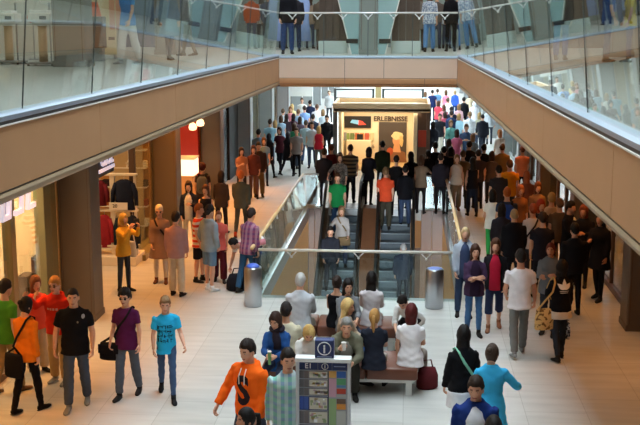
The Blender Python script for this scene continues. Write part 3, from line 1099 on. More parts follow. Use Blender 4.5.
def escalator(cx, label):
    t = empty('escalator', (cx, 31, 0), 0, label, 'escalator', 'escalators')
    o = Vector((-cx, -31, 0))
    hw = .43
    yb = ET - 5.0 / TAN          # foot
    y = ET; z = 0.0
    n = 0
    while z > -4.7:
        bm = nb()
        y1 = y - 0.35
        z1 = z - 0.2
        # grooved tread with a curved riser
        box(bm, (cx - hw, y1, z1 - .04), (cx + hw, y + .01, z1))
        for k in range(4): box(bm, (cx - hw + .02, y1 + .01 + k * .085, z1), (cx + hw - .02, y1 + .05 + k * .085, z1 + .006), 0)
        box(bm, (cx - hw, y, z1 - .02), (cx + hw, y + .02, z - .012))
        box(bm, (cx - hw, y1 - .002, z1 - .012), (cx + hw, y1 + .03, z1 + .008), mi=1)
        bmesh.ops.translate(bm, vec=o, verts=bm.verts[:])
        obj('step', bm, [M_step, M_stepe], t)
        y, z = y1, z1
        y += .35 - .2 / TAN if False else 0
        n += 1
    slope = 0.2 / 0.35
    bm = nb()
    box(bm, (cx - hw, ET, -.05), (cx + hw, ET + 1.25, -.002)); box(bm, (cx - hw, ET + 1.25, -.05), (cx + hw, ET + 2.1, .004), mi=1)
    box(bm, (cx - hw - .12, ET + 0.9, -.3), (cx + hw + .12, ET + 2.1, -.05))
    bmesh.ops.translate(bm, vec=o, verts=bm.verts[:])
    obj('landing_plate', bm, [M_step, mat('#77706a', 0.5, 0.4, 0.04, 8, name='comb_metal')], t)
    yl = ET - 4.7 / slope
    for s in (-1, 1):
        x = cx + s * (hw + .08)
        path = [(ET + 2.0, .95), (ET + .4, .95), (ET + .05, .92), (ET - .4, .92 - .4 * slope + .03), (yl, .95 - (ET - yl) * slope)]
        bm = nb()
        low = [(yy, zz - .93) for yy, zz in path]
        a = [bm.verts.new((x - .008, q[0], q[1] + .02)) for q in path] ; b_ = [bm.verts.new((x - .008, q[0], q[1])) for q in low]
        c = [bm.verts.new((x + .008, q[0], q[1] + .02)) for q in path]; d = [bm.verts.new((x + .008, q[0], q[1])) for q in low]
        for i in range(len(path) - 1):
            bm.faces.new((a[i], a[i + 1], b_[i + 1], b_[i])); bm.faces.new((c[i + 1], c[i], d[i], d[i + 1]))
            bm.faces.new((a[i], c[i], c[i + 1], a[i + 1])); bm.faces.new((b_[i + 1], d[i + 1], d[i], b_[i]))
        bm.faces.new((a[0], b_[0], d[0], c[0])); bm.faces.new((c[-1], d[-1], b_[-1], a[-1]))
        bmesh.ops.translate(bm, vec=o, verts=bm.verts[:])
        obj('balustrade_glass', bm, M_bal, t)
        bm = nb()
        pts = [(x, ET + 1.95, .25), (x, ET + 2.12, .42), (x, ET + 2.2, .62), (x, ET + 2.12, .85)] + [(x, q[0], q[1] + .04) for q in path]
        tube(bm, [Vector(p) + o for p in pts], [(.042, .025)] * len(pts), 10)
        obj('handrail', bm, M_rubber, t, smooth=True)
        bm = nb()
        sx = cx + s * (hw + .07)
        pr = [(q[0], q[1] - .70) for q in path]
        pr2 = [(q[0], q[1] - 1.30) for q in path]
        a = [[bm.verts.new((sx + e * .055, q[0], q[1])) for q in pr] for e in (-1, 1)]
        b_ = [[bm.verts.new((sx + e * .055, q[0], q[1])) for q in pr2] for e in (-1, 1)]
        for i in range(len(pr) - 1):
            for e in (0, 1):
                bm.faces.new((a[e][i], a[e][i + 1], b_[e][i + 1], b_[e][i]))
            bm.faces.new((a[0][i], a[1][i], a[1][i + 1], a[0][i + 1]))
            bm.faces.new((b_[0][i], b_[1][i], b_[1][i + 1], b_[0][i + 1]))
        for i in (0, -1): bm.faces.new((a[0][i], b_[0][i], b_[1][i], a[1][i]))
        bmesh.ops.translate(bm, vec=o, verts=bm.verts[:])
        obj('skirt', bm, M_skirt, t)
    return t


escalator(EX[0], 'left escalator coming up from below, with the green-shirted rider')
escalator(EX[1], 'right escalator, grey steps under the orange-shirted rider')
SLOPE = 0.2 / 0.35


def esc_step(y): return 0.0 if y >= ET else -0.2 * math.ceil((ET - y) / 0.35)


def esc_z(y): return 0.0 if y >= ET else -(ET - y) * SLOPE - 0.1


# bronze cladding between the two machines
bm = nb()
xm0, xm1 = EX[0] + .58, EX[1] - .58
pts = [(ET + .4, .26), (ET, .22), (ET - 8, .22 - 8 * SLOPE), (ET - 8, -1.2 - 8 * SLOPE), (ET + .4, -1.2)]
a = [bm.verts.new((xm0, *p)) for p in pts]; b_ = [bm.verts.new((xm1, *p)) for p in pts]
bm.faces.new(a); bm.faces.new(b_[::-1])
for i in range(5): bm.faces.new((a[i], b_[i], b_[(i + 1) % 5], a[(i + 1) % 5]))
setp(obj('centre_cladding', bm, M_wood), 'wood-brown cladding strip sloping down between the two escalators', 'panel')
# lamps of the escalator skirts
for x in (EX[0] - .50, EX[1] + .50):
    for k in range(4):
        y = 29.6 - k * .9

# ---- columns of both floors
def column(x0, y0, w=.64, d=.62, z0=0.0, z1=4.05, m=None, n='column'):
    bm = nb()
    box(bm, (x0, y0, z0), (x0 + w, y0 + d, z1), .03)
    box(bm, (x0 - .012, y0 - .012, z0), (x0 + w + .012, y0 + d + .012, z0 + .12), .005, mi=1)
    for xx in (x0 + .05, x0 + w - .062):
        box(bm, (xx, y0 - .004, z0 + .14), (xx + .012, y0 + .01, z1), mi=1)
    o = obj(n, bm, [m or M_col_dim, M_brown]); o['kind'] = 'structure'
    return o


LCOL = [19.1, 26.5, 33.0, 39.5, 46.0, 52.5, 59.0, 65.5, 72.0, 78.5, 85, 91.5]
for k, y in enumerate(LCOL):
    column(-6.58, y, m=M_col_dim if k < 3 else M_stone_day)
RCOL = [19.3, 26.0, 32.7, 39.3, 45.8, 52.3, 58.8, 65.3, 71.8, 78.3, 85, 91.5]
for k, y in enumerate(RCOL):
    column(4.12, y, m=M_col_dim if k < 3 else M_stone_day)

# ---- outer walls, partitions, far wall
bm = nb()
box(bm, (-10.6, -3, 0), (-10.4, 110, 4.03)); struct('wall_left', bm, M_cream)
bm = nb(); box(bm, (8.4, -3, 0), (8.6, 110, 4.03)); struct('wall_right', bm, mat('#6b5138', .8, 0, .05, 2, name='brown_wall'))
bm = nb()
for k, y in enumerate(LCOL):
    if k != 2 : box(bm, (-10.4, y + .1, 0), (-6.62, y + .25, 4.03))
box(bm, (-10.4, 33.1, 0), (-6.62, 33.25, 4.03))
struct('wall_partition_left', bm, M_cream)
bm = nb()
for y in RCOL: box(bm, (4.80, y + .1, 0), (8.4, y + .25, 4.03))
struct('wall_partition_right', bm, mat('#8a6848', .8, 0, .05, 2, name='tan_wall'))
bm = nb(); box(bm, (-13, 104, 0), (11, 104.3, 9)); struct('wall_far', bm, mat('#cfd6da', .8, 0, .05, .5, name='far_wall'))
bm = nb(); box(bm, (-10.5, YE, 4.2), (-4.2, 104, FZ)); struct('gallery_slab_far_left', bm, M_ufloor)
bm = nb(); box(bm, (2.6, YE, 4.2), (8.5, 104, FZ)); struct('gallery_slab_far_right', bm, M_ufloor)

bm = nb(); box(bm, (-10.6, -3.1, 0), (8.6, -2.95, 10.2)); struct('wall_near', bm, M_cream)  # unseen wall added to stop sky light leaking in from behind
bm = nb(); box(bm, (-10.6, YE, FZ), (-10.4, 104, 9.5)); struct('wall_far_upper_left', bm, M_grey)  # both far upper walls are added to hold back the open sky
bm = nb(); box(bm, (8.4, YE, FZ), (8.6, 104, 9.5)); struct('wall_far_upper_right', bm, M_grey)
# ------------------------------------------------------------------ benches, bins, information board
M_leather = mat('#6b3b26', 0.42, 0, 0.10, 7, 0.5, 'brown_leather', 0.12, 220)
M_leg = mat('#c9c8c2', .4, .4, .02, 4, name='pale_metal')


def bench(x0, x1, y0, y1, label, ztop=.46):
    t = empty('bench', ((x0 + x1) / 2, (y0 + y1) / 2, 0), 0, label, 'bench', 'leather benches')
    hw, hd = (x1 - x0) / 2, (y1 - y0) / 2
    n = 3
    for k in range(n):
        bm = nb(); a = -hw + 2 * hw * k / n; b_ = -hw + 2 * hw * (k + 1) / n
        box(bm, (a + .006, -hd, ztop - .20), (b_ - .006, hd, ztop), .035)
        obj('cushion', bm, M_leather, t, smooth=True)
    bm = nb(); box(bm, (-hw + .05, -hd + .05, ztop - .25), (hw - .05, hd - .05, ztop - .2)); obj('frame', bm, M_leg, t)
    for sx in (-1, 1):
        for sy in (-1, 1):
            bm = nb(); box(bm, (sx * (hw - .14) - .05, sy * (hd - .10) - .05, 0), (sx * (hw - .14) + .05, sy * (hd - .10) + .05, ztop - .24), .01)
            obj('leg', bm, M_leg, t)
    return t


bench(-2.2, .22, 15.45, 16.35, 'front brown leather bench, nearest the information board')
bench(-2.25, -.1, 17.62, 18.4, 'rear brown leather bench, nearer to the escalator well')


def bin_(x, y, label, bag, h=.80, dark=False):
    t = empty('waste_bin', (x, y, 0), 0, label, 'bin', 'steel waste bins')
    bm = nb(); lathe(bm, [(.172, 0), (.18, .01), (.18, h - .01), (.174, h)], 32); obj('drum', bm, M_steel if not dark else mat('#6b6660', .3, .9, .03, 4, name='dim_steel'), t, smooth=False)
    for f in t.children[0].data.polygons: f.use_smooth = len(f.vertices) == 4
    bm = nb(); tube(bm, [(.15 * math.cos(a), .15 * math.sin(a), h + .004) for a in np.linspace(0, 2 * PI, 24, endpoint=False)], .012, 6, closed=True); obj('rim', bm, M_steel, t, smooth=True)
    if bag == 'heap':
        bm = nb(); ell(bm, (0, 0, h), (.14, .13, .085), 16, 10); obj('bag', bm, mat('#3f62c8', .4, 0, .1, 20, name='blue_bag'), t, smooth=True)
    elif bag:
        bm = nb(); cyl(bm, (0, 0, h - .0), .145, .012, 24); obj('bag', bm, mat('#2c4cb8', .35, 0, .1, 20, name='blue_bag'), t)


a = at(253.3, 305.5, 0); bin_(a.x, a.y, 'steel bin heaped with a blue bag left of the benches', 'heap')
a = at(434, 307.5, 0); bin_(a.x, a.y, 'steel bin with a flat blue liner right of the benches', 'flat')
a = at(307.5, 206.5, 0); bin_(a.x + .08, a.y + .6, 'dull steel bin at the far left corner of the escalator well', None, .86, True)
a = at(432.5, 205.5, 0); bin_(a.x, a.y + .6, 'dull steel bin at the far right corner of the escalator well', None, .86, True)

# information board
IX0, IX1, IY, IZ = -1.246, -.609, 11.6, 1.875
t = empty('information_board', ((IX0 + IX1) / 2, IY, 0), 0, 'tall grey information board headed E1 in front of the benches', 'sign')
hw = (IX1 - IX0) / 2
M_fr = mat('#c2c6ca', .35, .5, .02, 4, name='board_frame')
bm = nb()
for sx in (-1, 1):
    box(bm, (sx * (hw - .02) - .02, -.05, 0), (sx * (hw - .02) + .02, .05, IZ), .008)
obj('side_frame', bm, M_fr, t)
bm = nb(); box(bm, (-hw - .01, -.07, IZ - .045), (hw + .01, .07, IZ + .01), .012); obj('top_frame', bm, mat('#e2e4e4', .35, .2, .0, name='top_white'), t)
bm = nb(); box(bm, (-hw - .05, -.2, 0), (hw + .05, .2, .03), .008); obj('base_plate', bm, M_fr, t)
bm = nb(); box(bm, (-hw + .04, -.02, .12), (hw - .04, .02, IZ - .045)); obj('panel', bm, mat('#9aa0a8', .4, 0, .02, 3, name='panel_grey'), t)
NAVY = mat('#1d2f66', .4, 0, .02, 3, name='navy_print')
WHT = mat('#e8ebf0', .5, 0, 0, name='white_print')
W = 2 * hw - .08
def prt(name, x0, x1, z0, z1, m, k=1):
    b = nb(); box(b, (-hw + .04 + x0 * W, -.0205 - .002 * k, IZ - .045 - z1 * W), (-hw + .04 + x1 * W, -.019, IZ - .045 - z0 * W)); return obj(name, b, m, t)
prt('header', 0, .385, .02, .18, NAVY); prt('header', .39, .68, .02, .18, NAVY); prt('header', .685, 1, .02, .18, NAVY)
obj('lettering', text_bm('E1', .085, .003, Matrix.Translation((-hw + .04 + .19 * W, -.026, IZ - .045 - .145 * W)), bold=.001), WHT, t)
def info_ring(b, c, r, th=.007, y=-.026):
    tube(b, [(c[0] + r * math.cos(a), y, c[1] + r * math.sin(a)) for a in np.linspace(0, 2 * PI, 28, endpoint=False)], th, 6, closed=True)
b = nb(); info_ring(b, (-hw + .04 + .535 * W, IZ - .045 - .10 * W), .036, .004); merge_bm(b, text_bm('i', .07, .003, Matrix.Translation((-hw + .04 + .535 * W, -.026, IZ - .045 - .14 * W)), bold=.002)); obj('info_mark', b, WHT, t)
b = nb(); box(b, (-hw + .04 + .72 * W, -.026, IZ - .045 - .105 * W), (-hw + .04 + .96 * W, -.022, IZ - .045 - .085 * W)); obj('lettering', b, mat('#8fa3d0', .5, 0, 0, name='pale_print'), t)
rows = [(.20, .37), (.385, .56), (.575, .74), (.76, 1.06), (1.08, 1.36), (1.38, 1.68), (1.70, 2.0)]
M_map = [mat(c, .6, 0, 0, name='map_' + n) for c, n in (('#c8c4b4', 'beige'), ('#a4a0a8', 'grey'), ('#b89098', 'rose'), ('#8fa078', 'green'), ('#c0a060', 'ochre'))]
for i, (z0, z1) in enumerate(rows):
    lv = i == 3
    prt('row', 0, .60, z0, z1, NAVY if lv else mat('#74747c', .5, 0, .02, 4, name='row_grey'))
    prt('row_number', .0, .09, z0 + .005, z1 - .005, mat('#2c4a98', .5, 0, 0, name='blue_print') if lv else mat('#5c5a5e', .5, 0, 0, name='dim_print'), 2)
    prt('row_number', .10, .19, z0 + .005, z1 - .005, mat('#38549c', .5, 0, 0, name='blue_print_b') if lv else mat('#665f60', .5, 0, 0, name='dim_print_b'), 2)
    zm = (z0 + z1) / 2
    prt('map', .21, .585, z0 + .02, z1 - .02, M_map[0], 2)
    rnd = random.Random(i)
    for q in range(14):
        x = .22 + rnd.random() * .31; z = z0 + .03 + rnd.random() * max(.01, (z1 - z0 - .12))
        prt('map', x, x + .03 + rnd.random() * .05, z, z + .02 + rnd.random() * .05, M_map[1 + rnd.randrange(4)] if rnd.random() < .8 else WHT, 3)
CB = [('#d0a35a', .62, .77, .20, .34), ('#2f62b0', .78, .97, .20, .34), ('#c79cb0', .62, .77, .36, .76), ('#4f9a6a', .78, .97, .36, .49), ('#4f88b8', .78, .97, .50, .55), ('#b8402c', .78, .97, .58, .69),
      ('#a8a8a4', .78, .97, .70, .76), ('#8fae7c', .62, .77, .80, 2.0), ('#6a5040', .78, .97, .80, .90), ('#d08a34', .78, .97, .91, 1.03), ('#b4b8b4', .78, .97, 1.06, 1.55), ('#b8402c', .78, .97, 1.58, 1.7)]
for c, x0, x1, z0, z1 in CB: prt('colour_key', x0, x1, z0, z1, mat(c, .5, 0, 0, name='key_colour'), 2)
prt('divider', .602, .615, .20, 2.0, M_black, 2)
# cube with the i on top
bm = nb(); box(bm, (-.095, -.06, IZ + .01), (.125, .06, IZ + .225), .008); obj('info_cube', bm, NAVY, t)
b = nb(); info_ring(b, (.015, IZ + .125), .075, .006, -.062); merge_bm(b, text_bm('i', .14, .004, Matrix.Translation((.015, -.063, IZ + .075)), bold=.004)); obj('info_mark', b, WHT, t)
b = nb(); box(b, (-.07, -.064, IZ + .022), (.10, -.0605, IZ + .032)); obj('lettering', b, mat('#8fa3d0', .5, 0, 0, name='pale_print'), t)
# ------------------------------------------------------------------ shops on the ground floor
# left shop beside the first column: glazed front with pale back wall
bm = nb()
box(bm, (-6.80, 18.42, 0), (-6.60, 19.08, 4.03), .01)
struct('trim_2', bm, M_jamb)
SX = -6.47
t = empty('shop_window', (SX, 16.2, 0), 0, 'large lit shop window with bronze mullions at the far left', 'window')
t['kind'] = 'structure'
for (y0, y1) in ((13.2, 16.28), (16.52, 18.40)):
    bm = nb(); box(bm, (-.008, y0 - 16.2, .12), (.008, y1 - 16.2, 4.0)); obj('pane', bm, M_glass, t)
for (y0, y1) in ((13.0, 13.2), (16.30, 16.50)):
    bm = nb(); box(bm, (-.10, y0 - 16.2, 0), (.06, y1 - 16.2, 4.0), .01); box(bm, (.06, y1 - 16.2 - .05, 0), (.066, y1 - 16.2 - .02, 4.0)); obj('mullion', bm, M_jamb, t)
bm = nb(); box(bm, (-.05, -3, 0), (.05, 1.98, .11)); obj('sill', bm, M_brown, t)
# letters hung behind the top of that window
M_sign = glow('#dfe2ff', .5)
M_side = mat('#3a3a44', .5, 0, 0, name='letter_side')
def glyph(polys, mtx):
    b = nb()
    for p in polys:
        poly_prism(b, p, -.03, .03, 0, mtx)
    return b
t = empty('shop_sign', (-6.30, 16.45, 2.60), 0, 'white block letters lit at the upper far left shop front', 'sign')
RM = Matrix.Rotation(-PI / 2, 4, 'Z')     # letters face the walkway (+X)
RM = Matrix.Rotation(PI / 2, 4, 'Z')
def shear(pl, sh=.18): return [[(x + z * sh, z) for x, z in p] for p in pl]
def bars(L): return shear([[(a, c), (b, c), (b, d), (a, d)] for a, b, c, d in L])
gl = [bars([(0, .08, 0, .38), (.26, .34, 0, .38), (.08, .26, 0, .08)]),
      bars([(0, .34, .30, .38), (.26, .34, .08, .30), (0, .34, 0, .08)]),
      bars([(0, .08, 0, .38), (.08, .34, 0, .08), (.08, .36, .30, .38)])]
for k, g in enumerate(gl):
    obj('letter', glyph(g, Matrix.Translation((0, -.80 + k * .56, 0)) @ RM), M_sign, t)
for k in range(3):
    bm = nb(); box(bm, (-.012, -.60 + k * .56, .37), (.012, -.58 + k * .56, 1.4)); obj('hanger', bm, M_side, t)
# dark cabinet inside that shop
bm = nb(); box(bm, (-.13, -.3, 0), (.13, .3, 1.4), .01)
t = empty('cabinet', (-6.78, 18.75, 0), 0, 'dark cabinet against the pale wall behind the left shop window', 'cabinet')
obj('carcass', bm, M_black, t)
for k in range(2):
    bm = nb(); box(bm, (-.12 + k * .122, -.325, .08), (-.003 + k * .122, -.30, 1.36), .006); obj('door', bm, mat('#1d2024', .4, 0, .05, 4, name='dark_door'), t)
bm = nb(); box(bm, (-.10, -.2, 0), (.10, .2, 1.05), .01)
tag_ = setp(obj('display_plinth', bm, M_brown), 'low brown display block behind the left shop window', 'plinth'); tag_.location = (-7.06, 18.55, 0)

# clothes shop between the first and second columns
bm = nb()
box(bm, (-7.15, 19.75, 0), (-6.62, 20.0, 4.03)); box(bm, (-6.7, 19.72, 3.05), (-6.45, 26.45, 4.03))
struct('trim_3', bm, M_brown)
t = empty('shop_window', (-6.5, 25.4, 0), 0, 'narrow glazed display between the clothes shop entrance and second column', 'window'); t['kind'] = 'structure'
bm = nb(); box(bm, (-.01, -1.0, .15), (.01, 1.05, 3.0)); obj('pane', bm, M_glass, t)
bm = nb(); box(bm, (-.08, -1.16, 0), (.06, -1.02, 3.04), .01); obj('mullion', bm, M_brown, t)
bm = nb(); box(bm, (-.35, -1.1, 0), (.25, 1.05, .14), .01); obj('sill', bm, M_jamb, t)
bm = nb(); box(bm, (-1.0, .62, .14), (-.2, .70, 3.04)); obj('backdrop', bm, mat('#b59b72', .7, 0, .1, 2, name='beige_backdrop'), t)
# hanging star strings in that display
for k, (yy, zz) in enumerate(((24.75, 2.3), (25.05, 1.75), (25.35, 1.1), (25.1, .75))):
    bm = nb()
    p = []
    for q in range(10):
        r = .10 if q % 2 == 0 else .045
        p.append((r * math.sin(PI * q / 5), r * math.cos(PI * q / 5)))
    poly_prism(bm, p, -.012, .012, 0, Matrix.Rotation(PI / 2 - .5, 4, 'Z'))
    s_ = empty('hanging_star', (-6.72, yy, zz), 0, ['highest', 'second', 'third', 'lowest'][k] + ' cream star hanging in the display beside the clothes shop', 'ornament', 'hanging stars')
    obj('star', bm, M_white, s_)
    bm = nb(); tube(bm, [(0, 0, .1), (0, 0, 3.03 - zz)], .004, 5); obj('thread', bm, M_white, s_)
# sign panel
t = empty('shop_sign', (-6.62, 22.2, 2.36), 0, 'navy sign panel with white lit underlined letters over the clothes shop', 'sign')
bm = nb(); box(bm, (-.05, -.95, 0), (.0, .95, .62), .008); obj('panel', bm, mat('#1b2036', .5, 0, 0, name='navy_panel'), t)
bm = text_bm('CECIL', .36, .03, Matrix.Translation((.03, .32, .24)) @ RM, bold=.012)
obj('lettering', bm, M_sign, t)
bm = nb(); box(bm, (.0, -.28, .10), (.03, .92, .17)); obj('underline', bm, M_sign, t)

# rack with clothes
M_rackw = mat('#e8ddca', .5, 0, .02, 5, name='white_rack')
RY = 24.0
t = empty('clothes_rack', (-6.85, RY, 0), 0, 'white two-tier clothes rack in the lit clothes shop', 'rack')
bm = nb(); box(bm, (-.70, -.30, 0), (.52, .55, .22), .015); obj('plinth', bm, M_rackw, t)
bm = nb(); box(bm, (-.13, -.03, .22), (-.01, .06, 2.15), .006); obj('post', bm, M_rackw, t)
bm = nb(); box(bm, (.44, -.02, .22), (.50, .04, 2.15), .006); obj('post', bm, M_rackw, t)
bm = nb(); box(bm, (-.66, -.02, .22), (-.60, .04, 2.15), .006); obj('post', bm, M_rackw, t)
for z in (1.26, 2.12):
    bm = nb(); box(bm, (-.70, -.06, z), (.52, .10, z + .05), .006); obj('shelf', bm, M_rackw, t)
bm = nb(); box(bm, (-.62, -.10, .42), (.48, .3, .46), .006); obj('shelf', bm, M_rackw, t)
bm = nb(); box(bm, (-.12, -.36, 1.32), (.32, -.34, 1.50), .004); bmesh.ops.translate(bm, vec=(0, .2, 0), verts=bm.verts[:])
c_ = obj('price_card', bm, M_white, t)
bm = text_bm('20', .12, .004, Matrix.Translation((.02, -.165, 1.38))); obj('print', bm, M_black, t)


def garment(x, ztop, ln, wd, col, label, y=RY - .02):
    s_ = empty('hanging_jacket', (-6.85 + x, y, ztop), 0, label, 'clothing', 'clothes on the rack')
    b = nb()
    tube(b, [(0, 0, 0), (0, 0, -.05), (0, 0, -.16), (0, 0, -ln * .6), (0, 0, -ln)], [(wd * .18, .05), (wd * .40, .07), (wd * .46, .09), (wd * .42, .09), (wd * .5, .09)], 16)
    for q in (-1, 1):
        tube(b, [(q * wd * .38, 0, -.09), (q * wd * .54, -.01, -.3), (q * wd * .58, -.02, -ln * .85)], [.06, .06, .045], 10)
    o_ = obj('cloth', b, cloth(col), s_, smooth=True)
    b = nb(); tube(b, [(0, 0, .0), (0, 0, .06), (.02, 0, .09)], .006, 6); obj('hook', b, M_steel, s_)


garment(.22, 2.03, .72, .50, '#20263a', 'big dark navy jacket hanging on the upper rail of the white rack')
garment(-.38, 2.0, .60, .34, '#6b2230', 'dark red top hanging on the upper rail of the white rack')
garment(-.28, 1.18, .78, .30, '#9a2b38', 'red patterned cardigan hanging on the lower rail of the white rack')
garment(-.50, 1.18, .74, .26, '#2a2f3c', 'slim dark jacket hanging leftmost on the lower rail')
garment(.17, 1.18, .86, .34, '#22303a', 'dark green-blue coat hanging right of the post on the lower rail')
garment(.40, 1.18, .80, .24, '#262a38', 'dark coat at the right end of the lower rail')
# wall shelf of folded clothes on the partition
t = empty('wall_shelf', (-7.6, 26.35, 0), 0, 'lit wooden wall shelf behind the white clothes rack', 'shelf')
bm = nb(); box(bm, (-.9, -.08, 0), (1.0, .1, 2.9)); obj('back_panel', bm, mat('#c98f4e', .6, 0, .08, 3, name='amber_wood'), t)
for z in (.5, 1.0, 1.5, 2.0, 2.45):
    bm = nb(); box(bm, (-.88, -.34, z), (.98, -.06, z + .035)); obj('shelf_board', bm, M_rackw, t)
FC = ['#3a2b30', '#8a2a2a', '#c8b49a', '#2b3040', '#a05a30', '#e0d6c4']
for j, z in enumerate((.535, 1.035, 1.535, 2.035)):
    for k in range(6):
        bm = nb()
        for q in range(3): box(bm, (-.12, -.11, q * .055), (.12, .11, q * .055 + .05), .015)
        setp(obj('folded_clothes', bm, cloth(FC[(j * 2 + k) % 6]), None), 'stack of folded clothes on the lit wall shelf of the clothes shop', 'clothing', 'folded clothes').location = (-8.28 + k * .31, 26.14, z)

# red shop between second and third columns
bm = nb(); box(bm, (-8.6, 32.75, 0), (-6.62, 33.05, 4.0)); struct('wall_red', bm, M_red)
bm = nb(); box(bm, (-6.7, 27.15, 3.15), (-6.45, 33.0, 4.03)); struct('trim_4', bm, M_brown)
t = empty('shop_counter', (-6.95, 31.6, 0), 0, 'white lit counter block in the red shop', 'counter')
bm = nb(); box(bm, (-.55, -.3, 0), (.45, .3, 1.05), .02); obj('body', bm, mat('#d8a878', .5, 0, .03, 4, name='tan_panel'), t)
bm = nb(); box(bm, (-.6, -.35, 1.05), (.5, .35, 1.55), .03); obj('lit_top', bm, glow('#ffe8c0', 1.6), t)
bm = nb(); box(bm, (-.62, -.37, 1.55), (.52, .37, 1.6), .01); obj('top_board', bm, M_white, t)
for k in range(3):
    b = nb()
    box(b, (-.07, -.05, 0), (.07, .05, 1.0), .01)
    setp(obj('banner', b, M_red if k % 2 == 0 else M_white), 'upright banner standing in the red shop, ' + ['left of the counter', 'behind the counter', 'right of the counter'][k], 'banner', 'shop banners').location = (-7.35 + k * .42, 32.3, 0)
for k in range(5):
    b = nb(); lathe(b, [(.0, 0), (.10, .02), (.13, .1), (.10, .2), (.03, .25), (.0, .26)], 14)
    l_ = empty('pendant_lamp', (-7.3 + .22 * k, 32.2 - .1 * (k % 2), 2.35 + .12 * (k % 3)), 0, 'small glowing lamp hanging in a cluster in the red shop', 'lamp', 'lamps of the red shop')
    obj('shade', b, glow('#ffdfae', 1.8), l_, smooth=True)
    b = nb(); tube(b, [(0, 0, .25), (0, 0, 1.66 - .12 * (k % 3))], .006, 5); obj('cord', b, M_black, l_)
t = empty('shop_sign', (-6.42, 31.2, 3.22), 0, 'small white glowing strip sign over the red shop', 'sign')
bm = nb(); box(bm, (-.02, -.7, 0), (.03, .7, .22), .01); obj('panel', bm, glow('#ffeada', 1.4), t)

# black portal between third and fourth columns
t = empty('door_1', (-6.5, 36.4, 0)); t['kind'] = 'structure'
bm = nb(); box(bm, (-.1, -2.7, 0), (.1, -1.0, 3.6), .02); box(bm, (-.1, 1.0, 0), (.1, 3.0, 3.6), .02); box(bm, (-.1, -2.7, 3.0), (.1, 3.0, 4.03), .01)
obj('portal', bm, M_black, t)
bm = nb(); box(bm, (-.03, -1, 0), (.03, 1, 3.0)); obj('leaf', bm, mat('#1a1918', .25, 0, 0, name='black_gloss'), t)
t = empty('wall_lamp', (-6.36, 34.6, 2.2), 0, 'small white lit square lamp on the black portal', 'lamp')
bm = nb(); box(bm, (-.02, -.14, -.18), (.03, .14, .18), .02); obj('frame', bm, M_black, t)
bm = nb(); box(bm, (.03, -.10, -.14), (.04, .10, .14), .004); obj('diffuser', bm, glow('#fff0d0', 1.5), t)

# left shop fronts further on, in daylight
for k, y in enumerate(LCOL[3:11]):
    t = empty('window_%d' % (k + 1), (-6.55, y + 3.5, 0)); t['kind'] = 'structure'
    bm = nb(); box(bm, (-.05, -2.85, .1), (-.03, 2.95, 3.3)); obj('pane', bm, M_glass, t)
    bm = nb()
    box(bm, (-.1, -2.86, 3.3), (.1, 2.96, 4.2)); box(bm, (-.1, -2.86, 0), (.05, 2.96, .1))
    for yy in (-1.0, 1.0): box(bm, (-.08, yy - .04, .1), (.02, yy + .04, 3.3))
    obj('frame', bm, M_stone_day, t)
    bm = nb(); box(bm, (-1.2, -2.8, 0), (-1.1, 2.9, 3.6)); obj('backdrop', bm, mat(['#e8d8c0', '#c86a3a', '#e6e6ea', '#d8c8b0', '#e0e0e8', '#c8a890', '#e4e4e4', '#d0d4d8'][k], .7, 0, .1, 1.5, name='shop_backdrop'), t)
# poster in a far shop window
t = empty('shop_poster', (-6.0, 58.0, 1.6), 0, 'white poster with a red swirl in a far left shop front', 'poster')
bm = nb(); box(bm, (-.75, -.03, 0), (.75, .03, 2.2), .01); obj('panel', bm, M_white, t)
bm = nb()
pts = [(.35 * math.cos(a) * (1 - a / 14), -.04, 1.2 + .6 * math.sin(a) * (1 - a / 16)) for a in np.linspace(0, 6, 20)]
tube(bm, pts, .07, 8); obj('swirl', bm, M_red, t, smooth=True)

# right side : dark bronze glazing
for k, y in enumerate(RCOL[:9]):
    t = empty('window_%d' % (k + 21), (4.45, y, 0)); t['kind'] = 'structure'
    y1 = RCOL[k + 1] - y
    bm = nb(); box(bm, (-.01, .66, .12), (.01, y1 - .02, 3.0)); obj('pane', bm, M_glassd if k < 3 else M_glass, t)
    bm = nb()
    box(bm, (-.06, .64, 3.0), (.06, y1 - .01, 4.03)); box(bm, (-.06, .64, 0), (.06, y1 - .01, .12))
    for yy in (1.5, 3.2, 4.9): box(bm, (-.05, yy, .12), (.05, yy + .09, 3.0), .008)
    obj('frame', bm, M_brown if k < 3 else M_stone_day, t)
bm = nb(); box(bm, (4.4, 8, 0), (4.52, 19.28, 4.03)); struct('wall_right_shop', bm, M_brown)
# display table and lamps behind the bronze glazing
for k, (x, y, c) in enumerate(((5.3, 21.5, '#a8632c'), (5.4, 24.0, '#7a4a2c'), (5.3, 29, '#b8863c'))):
    t = empty('display_table', (x, y, 0), 0, ['display table of orange boxes nearest behind the right bronze window', 'brown display table second behind the right bronze window', 'yellow display table farthest behind the right bronze window'][k], 'table', 'display tables')
    bm = nb(); box(bm, (-.5, -.7, .7), (.5, .7, .76), .01); obj('tabletop', bm, M_wood, t)
    for sx in (-1, 1):
        for sy in (-1, 1):
            bm = nb(); box(bm, (sx * .45 - .03, sy * .64 - .03, 0), (sx * .45 + .03, sy * .64 + .03, .7)); obj('leg', bm, M_black, t)
    for q in range(4):
        b = nb(); box(b, (-.16, -.13, 0), (.16, .13, .22 + .1 * (q % 2)), .015)
        setp(obj('display_box', b, mat(c, .6, 0, .1, 6, name='box_card')), 'carton on one of the tables behind the right bronze window', 'box', 'cartons in the right shop').location = (x - .1, y - .5 + q * .33, .76)
